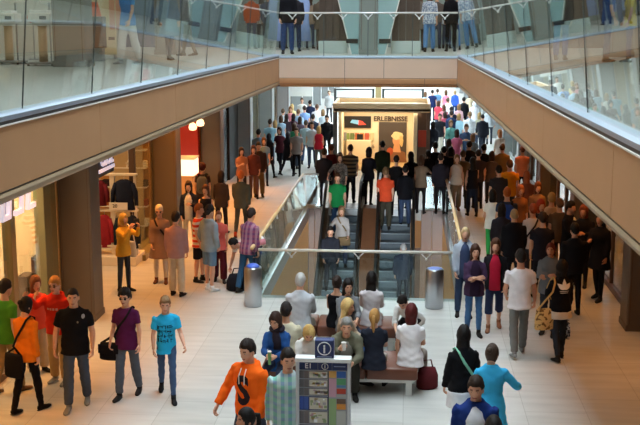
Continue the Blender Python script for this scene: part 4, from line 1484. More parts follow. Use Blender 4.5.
# ------------------------------------------------------------------ kiosk at the head of the escalators
KX0, KX1, KY = -2.84, .86, 40.0
t = empty('kiosk', ((KX0 + KX1) / 2, KY, 0), 0, 'lit exhibition kiosk with cream walls beyond the escalators', 'kiosk')
o = Vector((-(KX0 + KX1) / 2, -KY, 0))
def kp(name, lo, hi, m, bev=.01):
    b = nb(); box(b, Vector(lo) + o, Vector(hi) + o, bev); return obj(name, b, m, t)
M_kc = mat('#ead9b8', .7, 0, .03, 2, name='kiosk_cream')
kp('back_wall', (KX0 + .15, 42.6, 0), (KX1 - .15, 42.75, 2.45), M_kc)
kp('side_wall', (KX0 + .15, 40.9, 0), (KX0 + .28, 42.6, 2.45), M_kc)
kp('side_wall', (KX1 - .62, 40.6, 0), (KX1 - .48, 42.6, 2.45), M_kc)
kp('roof', (KX0, 40.0, 2.32), (KX1, 42.9, 2.42), mat('#d8bc94', .6, 0, .03, 2, name='roof_tan'))
for lo, hi in (((KX0, 40.0, 2.28), (KX1, 40.08, 2.62)), ((KX0, 42.82, 2.42), (KX1, 42.9, 2.62)), ((KX0, 40.08, 2.42), (KX0 + .08, 42.82, 2.62)), ((KX1 - .08, 40.08, 2.42), (KX1, 42.82, 2.62))):
    kp('roof_edge', lo, hi, mat('#d2b088', .6, 0, .03, 2, name='roof_edge_tan'), .006)
kp('corner_post', (KX0, 40.02, 0), (KX0 + .16, 40.2, 2.3), mat('#54504c', .6, 0, .02, 2, name='post_grey'))
kp('corner_post', (KX1 - .14, 40.02, 0), (KX1, 40.2, 2.3), M_brown)
kp('shelf_wall', (KX1 - .46, 40.7, 0), (KX1 - .02, 42.6, 2.3), M_brown)
kp('red_panel', (KX1 - .44, 40.62, .9), (KX1 - .06, 40.69, 1.55), mat('#a8341c', .5, 0, .05, 3, name='red_panel'))
kp('floor_plate', (KX0 + .1, 40.3, 0), (KX1 - .1, 42.6, .04), mat('#b99a6a', .5, 0, .03, 2, name='kiosk_floor'))
kp('counter', (KX0 + .4, 42.1, .04), (-1.45, 42.55, .95), M_kc)
def on_wall(px, py): return at_y(px, py, 42.58)
p0, p1 = on_wall(344, 116), on_wall(371, 128)
kp('screen', (p0.x, 42.53, p1.z), (p1.x, 42.6, p0.z), M_black)
cx, cz = (p0.x + p1.x) / 2, (p0.z + p1.z) / 2
b = nb(); poly_prism(b, [(cx - .30 + o.x, cz - .02), (cx - .22 + o.x, cz + .10), (cx + .05 + o.x, cz + .08), (cx + .04 + o.x, cz - .10)], 42.52 + o.y, 42.528 + o.y); obj('screen_image', b, glow('#6f9fb8', .8), t)
b = nb(); poly_prism(b, [(cx + .05 + o.x, cz + .08), (cx + .20 + o.x, cz + .04), (cx + .36 + o.x, cz - .10), (cx + .04 + o.x, cz - .12)], 42.52 + o.y, 42.528 + o.y); obj('screen_image', b, glow('#d04030', .8), t)
p0, p1 = on_wall(379, 122), on_wall(406, 171)
kp('poster', (p0.x, 42.54, max(.1, p1.z)), (p1.x, 42.59, p0.z), mat('#4a4038', .5, 0, .05, 3, name='poster_dark'))
b = text_bm('ERLEBNISSE', .27, .02, Matrix.Translation((on_wall(392, 0).x + o.x, 42.55 + o.y, on_wall(392, 121).z)), bold=.006)
obj('lettering', b, mat('#3c2a20', .5, 0, 0, name='brown_letters'), t)
# portrait on the poster: a woman in profile with a jewelled head-dress, as flat shapes
px_, pz_ = on_wall(396, 140).x + o.x, on_wall(396, 142).z
yy = 42.53 + o.y
def flat(name, pts, m, k=0):
    b = nb(); poly_prism(b, [(px_ + x, pz_ + z) for x, z in pts], yy - .004 * k, yy + .008); return obj(name, b, m, t)
def oval(cx, cz, rx, rz, n=20, wob=0): return [(cx + rx * math.cos(2 * PI * i / n) * (1 + wob * math.sin(5 * i)), cz + rz * math.sin(2 * PI * i / n) * (1 + wob * math.cos(7 * i))) for i in range(n)]
psk = mat('#d89a6a', .5, 0, .06, 8, name='print_skin')
flat('portrait_shape', [(-.36, -.55), (-.30, -.35), (-.12, -.25), (.10, -.30), (.38, -.42), (.46, -.9), (-.36, -.9)], mat('#8a5a3a', .5, 0, .1, 6, name='print_dress'), 1)
flat('portrait_shape', [(-.06, -.02), (.14, -.02), (.20, -.42), (-.14, -.40)], psk, 2)
flat('portrait_shape', oval(.03, .08, .17, .23), psk, 3)
flat('portrait_shape', oval(.06, .26, .24, .16, 26, .10), mat('#f0d8a0', .4, .2, .2, 30, name='print_gold'), 4)
flat('portrait_shape', oval(.22, .05, .08, .22, 22, .12), mat('#e0c080', .4, .2, .2, 30, name='print_gold_dim'), 5)
flat('portrait_shape', oval(-.24, -.38, .13, .16), mat('#b04a24', .5, 0, .1, 6, name='print_red'), 4)
cols = ['#d8c8a0', '#8aa05a', '#6a7a4a', '#c06a3a', '#d88a50', '#b0503a', '#c8b890']
for k in range(7):
    q0, q1 = on_wall(340.5 + k * 4.9, 133), on_wall(344.5 + k * 4.9, 141)
    kp('sample_card', (q0.x, 42.55, q1.z), (q1.x, 42.59, q0.z), mat(cols[k], .6, 0, .05, 5, name='card'), .003)
q0 = on_wall(343, 150)
b = nb(); box(b, (q0.x + o.x - .16, 42.2 + o.y, .95), (q0.x + o.x + .16, 42.25 + o.y, 1.28), .01); obj('monitor', b, M_grey, t)
q0, q1 = on_wall(357, 134), on_wall(363, 150)
kp('picture', (q0.x, 42.52, q1.z), (q1.x, 42.58, q0.z), M_black)
b = text_bm('55', .2, .01, Matrix.Translation((on_wall(373.5, 0).x + o.x, 42.56 + o.y, on_wall(373, 148).z))); obj('numerals', b, M_brown, t)

# ------------------------------------------------------------------ railing of the next well, far behind the kiosk
for k, (pa, pb) in enumerate(((334, 374.5), (382, 424))):
    a, b_ = at_y(pa, 100, 70), at_y(pb, 100, 70)
    t = empty('steel_railing', ((a.x + b_.x) / 2, 70, 0), 0, ['left', 'right'][k] + ' dark barred railing far behind the kiosk roof', 'railing', 'far railings')
    hw = (b_.x - a.x) / 2
    for z in (.25, .62, 1.18):
        bm = nb(); box(bm, (-hw, -.04, z), (hw, .04, z + .09)); obj('bar', bm, mat('#3c403e', .5, .3, 0, name='dark_steel'), t)
    for x in (-hw, hw - .16):
        bm = nb(); box(bm, (x, -.06, 0), (x + .16, .06, 1.3)); obj('post', bm, mat('#3c403e', .5, .3, 0, name='dark_steel'), t)
    bm = nb(); box(bm, (-hw, .05, .05), (hw, .07, .5)); obj('panel', bm, mat('#c8d4d8', .5, 0, .05, 2, name='pale_panel'), t)
a = at_y(378.3, 100, 69.5)
bm = nb(); box(bm, (-.2, -.2, 0), (.2, .2, 4.2), .02); bmesh.ops.translate(bm, vec=(a.x, 69.5, 0), verts=bm.verts[:]); struct('column_slim', bm, M_jamb)
# ------------------------------------------------------------------ upper gallery level
UT = 10.0
bm = nb(); box(bm, (-10.4, -2.9, FZ), (-10.2, YE, UT)); struct('wall_upper_left', bm, mat('#b4b8ae', .7, 0, .06, .6, name='pale_green_wall'))
bm = nb(); box(bm, (7.2, -2.9, FZ), (7.4, YE, UT)); struct('wall_upper_right', bm, mat('#8f8578', .7, 0, .08, .5, name='taupe_wall'))
bm = nb(); box(bm, (-10.4, YE - .2, FZ), (7.4, YE, UT)); struct('wall_upper_back', bm, mat('#93a4a6', .7, 0, .06, .6, name='grey_green_wall'))
# columns
for x, y, w_, d_ in ((-7.05, 20.6, .66, .6), (-6.9, 28.5, .6, .6), (5.2, 14, .6, .6), (5.2, 20.6, .6, .6), (5.1, 27.5, .6, .6)):
    column(x, y, w_, d_, FZ, UT, M_grey)
# shop front of the left gallery: pale green glass, cream posters
t = empty('shop_window', (-8.2, 16, FZ), 0, 'pale green shop glazing behind the white pedestals of the upper left gallery', 'window'); t['kind'] = 'structure'
bm = nb(); box(bm, (-.05, -8, 0), (-.02, 4.5, 4)); obj('pane', bm, M_glass, t)
bm = nb(); box(bm, (-1.2, -8, 0), (-1.1, 5.2, 4.5)); obj('backdrop', bm, mat('#c4d6be', .7, 0, .06, 1, name='pale_green_backdrop'), t)
for yy in (-6, -2, 2.0, 4.5):
    bm = nb(); box(bm, (-.06, yy, 0), (.0, yy + .06, 4)); obj('mullion', bm, M_steel, t)
p = at(88, 58, FZ); q = at(116, 57, FZ)
for k, (pa, pb) in enumerate(((88, 96.5), (97.5, 116))):
    a, b_ = at_y(pa, 30, 25.2), at_y(pb, 30, 25.2)
    w_ = b_.x - a.x
    t = empty('advert_panel', ((a.x + b_.x) / 2, 25.2, FZ), 0, ['narrow', 'wide'][k] + ' cream advert panel on the upper left gallery', 'panel', 'advert panels')
    bm = nb(); box(bm, (-w_ / 2, -.04, .1), (w_ / 2, .04, 2.3), .01); obj('board', bm, mat('#e2cfa6', .6, 0, .04, 3, name='cream_board'), t)
    for x in (-w_ / 2 + .02, w_ / 2 - .06):
        bm = nb(); box(bm, (x, -.06, 0), (x + .04, .06, .1)); obj('foot', bm, M_steel, t)
    if k == 1:
        bm = nb(); box(bm, (-w_ / 2 + .08, -.05, .45), (-.02, -.041, .52)); box(bm, (.05, -.05, .45), (.2, -.041, .52)); obj('print', bm, M_brown, t)
        for x in (.28, .12):
            bm = nb(); box(bm, (x - .03, -.05, .7), (x + .1, -.041, 2.0)); obj('print', bm, mat('#e0a080', .6, 0, .1, 6, name='print_salmon'), t)
a = at(93, 62, FZ)
t = empty('display_stand', (a.x, 23.6, FZ), 0, 'brown display block with an orange sign on the upper left gallery', 'stand')
bm = nb(); box(bm, (-.16, -.14, .3), (.16, .14, 1.0), .015); obj('block', bm, M_brown, t)
bm = nb(); box(bm, (-.12, -.1, 0), (.12, .1, .3), .01); obj('foot', bm, M_steel, t)
bm = nb(); poly_prism(bm, [(-.16, 1.0), (.10, 1.0), (.02, 1.32), (-.16, 1.32)], -.02, .02); obj('sign', bm, mat('#e8622c', .5, 0, .02, 4, name='orange_sign'), t)
# white pedestals with cases
def pedestal(px, py, label):
    a = at(px, py, FZ)
    t = empty('display_pedestal', (a.x, a.y, FZ), 0, label, 'pedestal', 'display pedestals')
    bm = nb(); box(bm, (-.30, -.26, .03), (.30, .26, .07), .01); obj('base', bm, M_grey, t)
    for sx in (-1, 1):
        for sy in (-1, 1):
            bm = nb(); cyl(bm, (sx * .25, sy * .21, 0), .025, .035, 10); obj('foot', bm, M_black, t)
    bm = nb(); tube(bm, [(0, 0, .08), (0, 0, .80)], [.09, .09], 18); obj('post', bm, mat('#cdb492', .4, 0, .03, 4, name='tan_post'), t, smooth=True)
    bm = nb(); tube(bm, [(0, 0, .80), (0, 0, .86), (0, 0, .9)], [(.12, .12), (.21, .20), (.21, .20)], 24); box(bm, (-.23, -.2, .88), (.23, .2, 1.06), .02); obj('case', bm, M_white, t)
    bm = nb(); box(bm, (-.20, -.17, 1.06), (.16, .15, 1.12), .012); obj('lid', bm, mat('#f2f2f0', .3, 0, 0, name='gloss_white'), t)
    bm = nb(); box(bm, (.02, -.215, .93), (.16, -.202, 1.0)); obj('screen', bm, M_black, t)
pedestal(10, 64, 'white display pedestal at the far left edge of the upper gallery')
pedestal(44, 65.5, 'white display pedestal just right of the first glass joint upstairs')
for k, (px, py, s_) in enumerate(((4, 8, .45), (40, 4, .45))):
    a = at(10 + 34 * k, 64, FZ)
    t = empty('display_board', (a.x + .05, a.y + .35, FZ), 0, ['leftmost white board behind the edge pedestal upstairs', 'white board behind the second pedestal upstairs'][k], 'board', 'display boards')
    bm = nb(); box(bm, (-.22, -.02, 1.28), (.22, .02, 1.7), .01); obj('board', bm, M_white, t)
    bm = nb(); cyl(bm, (0, 0, 0), .02, 1.3, 10); cyl(bm, (0, 0, 0), .15, .02, 16); obj('stem', bm, M_steel, t)
a = at(30, 60, FZ)
t = empty('round_sign', (a.x, a.y + .3, FZ), 0, 'small red disc sign between the two white pedestals', 'sign')
bm = nb(); tube(bm, [(0, -.02, .98), (0, .02, .98)], .13, 20, side=Vector((1, 0, 0))); obj('disc', bm, mat('#d86a48', .5, 0, .02, 3, name='salmon_red'), t)
bm = nb(); cyl(bm, (0, .03, 0), .015, 1.0, 8); cyl(bm, (0, .03, 0), .14, .02, 16); obj('stem', bm, M_steel, t)

# bridge: grey column with two flared glass screens, brown panels either side
a = at_y(368, 55, 29.0)
column(a.x - .24, 29.0, .48, .5, FZ, UT, mat('#7f8682', .5, 0, .05, 3, name='grey_green_column'))
M_teal = mat('#9dbcbe', .25, 0, .03, 3, .6, 'frosted_teal_glass')
for k, s in enumerate((-1, 1)):
    t = empty('glass_screen', (a.x + s * .27, 29.2, FZ), 0, ['left', 'right'][k] + ' flared teal glass screen beside the grey bridge column', 'screen', 'flared screens')
    bm = nb(); poly_prism(bm, [(0, 0), (s * .18, 0), (s * .62, 1.75), (0, 1.75)], -.012, .012); obj('pane', bm, M_teal, t)
    bm = nb(); poly_prism(bm, [(s * .18, 0), (s * .21, 0), (s * .65, 1.75), (s * .62, 1.75)], -.02, .02); obj('edge_strip', bm, M_white, t)
    bm = nb(); box(bm, (min(s * .02, s * .34), -.05, .30), (max(s * .02, s * .34), .05, .42), .01); obj('clamp', bm, M_black, t)
    t = empty('panel_wall', (a.x + s * 1.02, 29.9, FZ), 0, ['left', 'right'][k] + ' brown wood panel wall on the bridge behind the column', 'panel', 'brown panel walls')
    bm = nb()
    for q in range(4): box(bm, (-.39 + q * .195, -.05, .35), (-.205 + q * .195 + .005, .05, 1.75), .006)
    obj('board', bm, mat('#54443a', .5, 0, .15, 6, name='dark_wood'), t)
    bm = nb(); box(bm, (-.41, -.06, 0), (.41, .06, .35), .01); obj('base', bm, mat('#c2cdc8', .5, 0, .03, 3, name='pale_base'), t)
# blue-grey and brown shop fronts on the back wall of the bridge
bm = nb(); box(bm, (-10, YE - .3, FZ + .0), (-6.0, YE - .21, 8)); struct('trim_5', bm, mat('#5a6a86', .6, 0, .1, 1, name='blue_grey_front'))
bm = nb(); box(bm, (3.5, YE - .3, FZ), (6.8, YE - .21, 8)); struct('trim_6', bm, mat('#6b5a4c', .6, 0, .1, 1, name='brown_front'))
# long pale-blue garments on stands behind the bridge rail
def robe_stand(px, py, label, ln=1.25):
    a = at(px, py, FZ)
    t = empty('garment_stand', (a.x, a.y, FZ), 0, label, 'garment', 'pale blue garments on stands')
    bm = nb()
    tube(bm, [(0, 0, 1.62), (0, 0, 1.55), (0, 0, 1.4), (0, 0, 1.0), (0, 0, .28)], [(.05, .05), (.18, .08), (.21, .11), (.17, .10), (.24, .17)], 16)
    obj('cloth', bm, cloth('#8fa8dc'), t, smooth=True)
    bm = nb(); cyl(bm, (0, 0, 0), .02, 1.6, 8); cyl(bm, (0, 0, 0), .2, .03, 18); obj('stand', bm, M_steel, t)
robe_stand(275.5, 50, 'pale blue long garment on a stand left of the man in black on the bridge')
robe_stand(303.5, 50, 'pale blue long garment on a stand right of the man in black on the bridge')
# shop fittings of the right gallery
for k, y in enumerate((10, 14.5, 18, 22, 25.5)):
    t = empty('shop_window', (6.6, y, FZ), 0, 'shop window bay on the upper right gallery', 'window'); t['kind'] = 'structure'
    bm = nb(); box(bm, (-.02, -1.6, .1), (.0, 1.6, 3)); obj('pane', bm, M_glass, t)
    bm = nb(); box(bm, (-.05, -1.75, 0), (.03, -1.6, 3.1)); box(bm, (-.05, 1.6, 0), (.03, 1.75, 3.1)); box(bm, (-.05, -1.6, 3), (.03, 1.6, 3.1)); obj('frame', bm, M_brown, t)
    bm = nb(); box(bm, (.3, -1.6, 0), (.35, 1.6, 3)); obj('backdrop', bm, mat(['#6e5f50', '#a9b3ae', '#5b4c40', '#9aa6a4', '#75624f'][k], .7, 0, .1, 2, name='shop_backdrop'), t)

# unseen roof added to narrow the sky to a slot above the void
M_roof = mat('#c8c6c0', .8, 0, .03, 1, name='roof_plaster')
for n_, lo, hi in (('left', (-10.6, -3, UT), (-3.3, YE, UT + .3)), ('right', (1.3, -3, UT), (7.6, YE, UT + .3)), ('bridge', (-3.3, YB - 1, UT), (1.3, YE, UT + .3)), ('near', (-3.3, -3, UT), (1.3, 4, UT + .3))):
    bm = nb(); box(bm, lo, hi); struct('ceiling_upper_' + n_, bm, M_roof)

# unseen walls added above the slot to keep daylight off the side walkways
M_baffle = mat('#8f8b84', .8, 0, .03, 1, name='well_wall')
bm = nb(); box(bm, (-3.5, 3.8, UT + .3), (-3.3, YB - 1, 18)); struct('wall_skylight_left', bm, M_baffle)
bm = nb(); box(bm, (1.3, 3.8, UT + .3), (1.5, YB - 1, 18)); struct('wall_skylight_right', bm, M_baffle)
bm = nb(); box(bm, (-3.5, 3.8, UT + .3), (1.5, 4.0, 18)); struct('wall_skylight_near', bm, M_baffle)
bm = nb(); box(bm, (-3.5, YB - 1, UT + .3), (1.5, YB - .8, 18)); struct('wall_skylight_far', bm, M_baffle)

bm = nb(); box(bm, (-10.6, YE, 11.5), (-4.2, 104, 11.8)); struct('ceiling_far_left', bm, M_roof)  # unseen far roof panels, added to cut daylight beyond the bridge
bm = nb(); box(bm, (2.4, YE, 11.5), (8.6, 104, 11.8)); struct('ceiling_far_right', bm, M_roof)
bm = nb(); box(bm, (-4.2, YE, 11.5), (2.4, 43, 11.8)); struct('ceiling_far_near', bm, M_roof)
# ------------------------------------------------------------------ people
G0 = 'shoppers on the ground floor'
GS = 'people sitting on the benches'
GE = 'people on the escalators'
GF = 'distant shoppers beyond the kiosk'
GU = 'people on the upper gallery'
GC = 'people standing before the kiosk'
SEAT = .575
N_ = {}


def P(px, yt, f, h, sex, pose, top, bot, hair, label, group=G0, shoe='#2a2725', lod=None, base=0.0, dz=None, sit=False, foot=None, **kw):
    if lod is None:
        d = (H - base - (h if not sit else 1.3)) / math.tan(PITCH + math.atan((yt - 212.5) / F_PX)) if foot is None else at(*foot, base).y
        lod = 0 if d < 18.9 else (1 if d < 30 else 2)
    if group == GE: lod = 1
    F = build_person(h, sex, pose, top=top, bot=bot, hair=hair, shoe=shoe, lod=lod, pelvis_h=SEAT if sit else None, label=label, group=group, **kw)
    if foot is not None:
        p = at(*foot, base); F.root.location = p; F.root.rotation_euler = (0, 0, R(f)); F.loc = p; F.f = f
    else:
        put(F, px, yt, f, base, dz)
    return F


def bag(F, kind, side, col, label, name='shoulder_bag', size=(.30, .24, .10), strap=None, off=(0, 0, 0), group='bags carried by shoppers', strapcol=None):
    """a bag carried by F, built in the figure's own frame; side +1 = the bearer's left"""
    S = F.S
    t = empty(name, F.loc, R(F.f), label, 'bag', group)
    T = F.T
    m = cloth(col) if isinstance(col, str) else col
    sm = m if strapcol is None else cloth(strapcol)
    s = side
    w, hh, d = size
    if kind == 'hand':
        a, b, c, sg, dv = F.arms[0 if s > 0 else 1]
        hp = c + dv * .09
        B = Matrix.Translation(hp + Vector((0, 0, -.16 - hh / 2)) + Vector(off)) @ Matrix.Rotation(R(90), 4, 'Z')
    else:
        zc = -.02 if kind == 'cross' else .12
        B = T @ Matrix.Translation(Vector((s * .235, .02, zc - hh * .35)) + Vector(off)) @ Matrix.Rotation(R(90) , 4, 'Z')
        if off[1] != 0: B = T @ Matrix.Translation(Vector((s * .235, .02, zc - hh * .35)) + Vector(off))
    bm = nb(); 
    tube(bm, [(0, 0, -hh / 2), (0, 0, -hh * .44), (0, 0, 0), (0, 0, hh * .42), (0, 0, hh / 2)], [(w * .44, d * .42), (w * .52, d * .56), (w * .53, d * .60), (w * .48, d * .42), (w * .46, d * .30)], 20)
    bmesh.ops.transform(bm, matrix=Matrix.Scale(S, 4) @ B, verts=bm.verts[:])
    obj('bag_body', bm, m, t, smooth=True)
    if kind == 'cross':
        bm = nb(); box(bm, (-w * .5, -d * .66, -.02), (w * .5, -d * .5, hh * .47), .01)
        bmesh.ops.transform(bm, matrix=Matrix.Scale(S, 4) @ B, verts=bm.verts[:]); obj('flap', bm, m, t)
    c0 = B @ Vector((-w * .42, 0, hh * .45)); c1 = B @ Vector((w * .42, 0, hh * .45))
    bm = nb()
    if kind == 'cross':
        fr, bk = (c0, c1) if (T.inverted() @ c0).y < (T.inverted() @ c1).y else (c1, c0)
        pts = [fr, T @ Vector((s * .165, -.095, .10)), T @ Vector((s * .06, -.150, .28)), T @ Vector((-s * .05, -.150, .42)), T @ Vector((-s * .105, -.085, .535)),
               T @ Vector((-s * .11, .0, .575)), T @ Vector((-s * .10, .09, .535)), T @ Vector((-s * .04, .142, .40)), T @ Vector((s * .06, .135, .26)), T @ Vector((s * .165, .10, .10)), bk]
    elif kind == 'shoulder':
        pts = [c0, T @ Vector((s * .215, -.10, .36)), T @ Vector((s * .165, -.085, .50)), T @ Vector((s * .145, .0, .585)), T @ Vector((s * .165, .09, .50)), T @ Vector((s * .215, .11, .34)), c1]
    else:
        hp = F.arms[0 if s > 0 else 1][2] + F.arms[0 if s > 0 else 1][4] * .09
        pts = [c0, hp + Vector((0, -.03, 0)), hp + Vector((0, .03, 0)), c1]
    tube(bm, pts, [(.020, .006)] * len(pts) if kind != 'hand' else [.007] * len(pts), 6, side=T.to_3x3() @ Vector((1, 0, .3)))
    bmesh.ops.transform(bm, matrix=Matrix.Scale(S, 4), verts=bm.verts[:])
    obj('strap', bm, sm, t, smooth=True)
    return t


def cup(F, side, col, label, name='paper_cup', r=.036, hh=.11, cat='cup'):
    a, b, c, sg, dv = F.arms[0 if side > 0 else 1]
    hp = c + dv * .09 + Vector((-sg * .02, -.035, 0))
    t = empty(name, F.loc, R(F.f), label, cat)
    bm = nb(); lathe(bm, [(r * .75, -hh / 2), (r, hh / 2)], 16, hp); bmesh.ops.transform(bm, matrix=Matrix.Scale(F.S, 4), verts=bm.verts[:]); obj('cup_body', bm, mat(col, .5, 0, 0), t)
    bm = nb(); lathe(bm, [(r * 1.06, hh / 2), (r * 1.06, hh / 2 + .012), (r * .8, hh / 2 + .016)], 16, hp); bmesh.ops.transform(bm, matrix=Matrix.Scale(F.S, 4), verts=bm.verts[:]); obj('lid', bm, M_white, t)


J = '#39414f'     # blue-grey denim
# ======== foreground
hoodie = P(247, 341, -28, 1.82, 'm', 'walk', ('hoodie', '#ff6a18'), ('jeans', '#3f4656'), ('short', '#241a16'), 'young man striding in a bright orange hoodie with a big dark S', shoe='#3a3a3c', pose_over=dict(R=(12, 26, 22, 0), L=(2, 8, 20, 8)), head=(-6, 4), skin='l')
check = P(288, 350, 8, 1.78, 'm', 'stroll', ('shirt', plaid('#7fb8a8', '#8894c4', '#c4d4d0', .09), None), ('jeans', '#3f4a60'), ('short', '#1f1814'), 'smiling dark-haired man in a teal and blue checked shirt beside the information board', shoe='#554a40', head=(10, 0))
P(246, 408, -60, 1.66, 'f', 'stroll', ('cardigan', '#43403e'), ('jeans', '#3a3f4a'), ('pony', '#15110f'), 'dark-haired woman whose head rises at the bottom edge below the orange hoodie', skin='m')
mint = P(464, 327, 200, 1.70, 'f', 'stroll', ('jacket', '#171619'), ('slim', '#141316'), ('long', '#17110f'), 'long-haired woman in a black jacket with a mint green strap across her back', head=(-28, 4), skin='m', hemcol=('#e4e2e4', -.26))
turq = P(492.5, 344, 178, 1.66, 'f', 'stroll', ('coat', '#3db1e2'), ('slim', '#46a8c4'), ('bun', '#4a3a30'), 'woman in a turquoise jacket with tied-back brown hair seen from behind', pose_over=dict(R=(20, 40, 45, 0)), head=(-20, 6))
P(476, 378, -4, 1.78, 'm', 'stroll', ('jacket', '#1d3270', '#d8dae0'), ('jeans', '#333a4c'), ('short', '#33251c'), 'young man in a blue denim jacket over a white shirt at the bottom edge', head=(-10, 4))
P(494, 417, 185, 1.70, 'm', 'stroll', ('tee', '#3d3a3a'), ('jeans', '#333a4c'), ('messy', '#1d1714'), 'dark tousled head just entering at the bottom edge under the blue jacket')
# ======== left walkway, near
polo = P(72.5, 288.5, 8, 1.82, 'm', 'stroll', ('polo', '#15151a'), ('jeans', '#4a5464'), ('crop', '#2a1f1a'), 'stocky man in a black polo shirt and grey-blue jeans walking towards us on the left', shoe='#8a8a88', build=1.12, pose_over=dict(L=(4, 14, 16, 4), R=(0, 16, 18, 2)), head=(4, 4))
orange_f = P(26, 297, 160, 1.72, 'f', 'stroll', ('sweater', '#e07c1e'), ('slim', '#16151a'), ('bun', '#14100e'), 'dark-haired woman in an orange sweater and black trousers seen from behind, far left', shoe='#1a1716', head=(-10, 4))
P(5, 280.5, 150, 1.76, 'm', 'stroll', ('tee', '#4f9430'), ('cargo', '#a98d5e'), ('short', '#231a15'), 'man in a green tee shirt and khaki trousers at the left picture edge', shoe='#7a5f45')
redh = P(54.5, 277.5, -10, 1.70, 'm', 'wave', ('hoodie', '#d42f1a'), ('cargo', '#b59668'), ('short', '#c98d4a'), 'blond youth with glasses and raised arm in a red hoodie', glasses='#7a5c48', shoe='#8a8a88')
P(35, 277, 50, 1.58, 'f', 'wave', ('blouse', '#e2563e'), ('wide', '#c8b090'), ('bob', '#7a4a2c'), 'person in a coral top raising a hand, half hidden by the blond youth in red', lod=1)
purple = P(124.5, 289.5, -6, 1.68, 'f', 'stroll', ('tee', '#5b1f4b'), ('jeans', '#58616e'), ('curly', '#211815'), 'woman with short dark hair and glasses in a purple tee shirt and grey jeans', glasses='#3a3638', shoe='#2c2a2c', pose_over=dict(R=(8, 10, 34, 6), L=(6, 14, 14, 0)))
teal = P(165, 297.5, 14, 1.60, 'm', 'walk2', ('tee', '#29aede'), ('slim', '#43587a'), ('short', '#8a6a4a'), 'boy in a bright blue tee shirt printed with dark lettering and faded jeans', shoe='#1f1f22', head=(-2, 6), pose_over=dict(L=(10, 16, 40, -6), R=(2, 10, 14, 4)), build=.9)
# ======== left walkway, middle
yel = P(123, 213.5, 60, 1.66, 'f', 'photo', ('sweater', '#d0a23a'), ('slim', '#38414e'), ('hood', '#c2a052'), 'person in a mustard hooded sweater holding up a camera by the clothes shop')
beige = P(159, 205.5, 6, 1.70, 'f', 'stand', ('tunic', '#8f7262'), ('slim', '#d8cfc6'), ('short', '#e0d2b4'), 'blonde short-haired woman in sunglasses, long taupe tunic and white trousers', glasses='#2a2224', shoe='#7a4a30')
P(175.5, 212.5, 172, 1.74, 'm', 'stand', ('shirt', '#b58d90'), ('cargo', '#cfc4b2'), ('short', '#2a1d18'), 'man in a dusty pink shirt and pale trousers with his back to us', shoe='#2a2220')
P(188.5, 182, 4, 1.70, 'f', 'holdL', ('jacket', '#23273a', '#ddd8d2'), ('slim', '#d0c8bc'), ('bob', '#3a261c'), 'woman in a dark navy jacket over a white top facing us by the red shop')
P(205.5, 185.5, -8, 1.66, 'f', 'holdR', ('tank', '#1e1a1c'), ('skirt', '#22202a'), ('long', '#5a3524'), 'long-haired woman in a black top beside the woman in the navy jacket')
bkp = P(202.5, 163.5, 185, 1.72, 'f', 'stand', ('tee', '#4a3a36'), ('slim', '#2c2a30'), ('curly', '#4a1512'), 'person with dark red curly hair and a grey backpack by the red shop')
P(199.0, 204.5, 80, 1.70, 'm', 'stand', ('tee', stripes('#d8452a', '#ecdfd6', .115)), ('shorts', '#1c1a20'), ('short', '#8a5430'), 'man in a red and white striped tee shirt and dark shorts', shoe='#2a2725')
P(209.5, 205.5, 140, 1.81, 'm', 'pockets', ('hoodie', '#8fa3b2'), ('shorts', '#6f8ca8'), ('cap', '#2a2220', '#1b1a20'), 'man in a pale blue-grey hoodie, denim shorts and black cap', shoe='#e8e8e8')
P(218.5, 211, 10, 1.57, 'f', 'holdR', ('tee', '#d8655a'), ('wide', '#541c26'), ('pony', '#7a4a30'), 'woman in a coral top and dark red trousers behind the man in denim shorts')
P(231, 240, -38, 1.70, 'm', 'bend', ('tee', stripes('#e6dcd8', '#d88a98', .25)), ('jeans', J), ('short', '#1d1614'), 'man in a white and pink top bending over a black bag left of the railing', lean=90)
plaid_m = P(251.5, 209, 150, 1.76, 'm', 'stroll', ('shirt', plaid('#8a4a6a', '#5a3a6a', '#b08a98', .1)), ('jeans', '#2f5578'), ('short', '#2c1f1a'), 'man in a purple plaid shirt and jeans leaning on the left end of the railing', lean=10)
P(241, 171.5, 178, 1.76, 'm', 'walk', ('jacket', '#4a4c44'), ('slim', '#3c3d38'), ('short', '#c0622a'), 'ginger-haired man in dark grey-green clothes and red shoes walking away', shoe='#a83a20')
P(241.5, 148, 20, 1.64, 'f', 'holdR', ('tee', '#b5785a'), ('slim', '#33282a'), ('long', '#3a221a'), 'woman in a dusty orange top with a dark bag by the black portal', lod=1)
P(253.5, 146, 6, 1.68, 'f', 'stand', ('cardigan', '#6a352c'), ('slim', '#6b4a44'), ('long', '#4a2014'), 'woman with long auburn hair in a brown-red cardigan facing us in the left walkway', lod=1)
P(258.5, 142.5, 12, 1.76, 'm', 'stand', ('jacket', '#4a3226'), ('cargo', '#80603a'), ('short', '#241a14'), 'dark-haired man in a brown jacket and tan trousers beside the auburn-haired woman', lod=1)
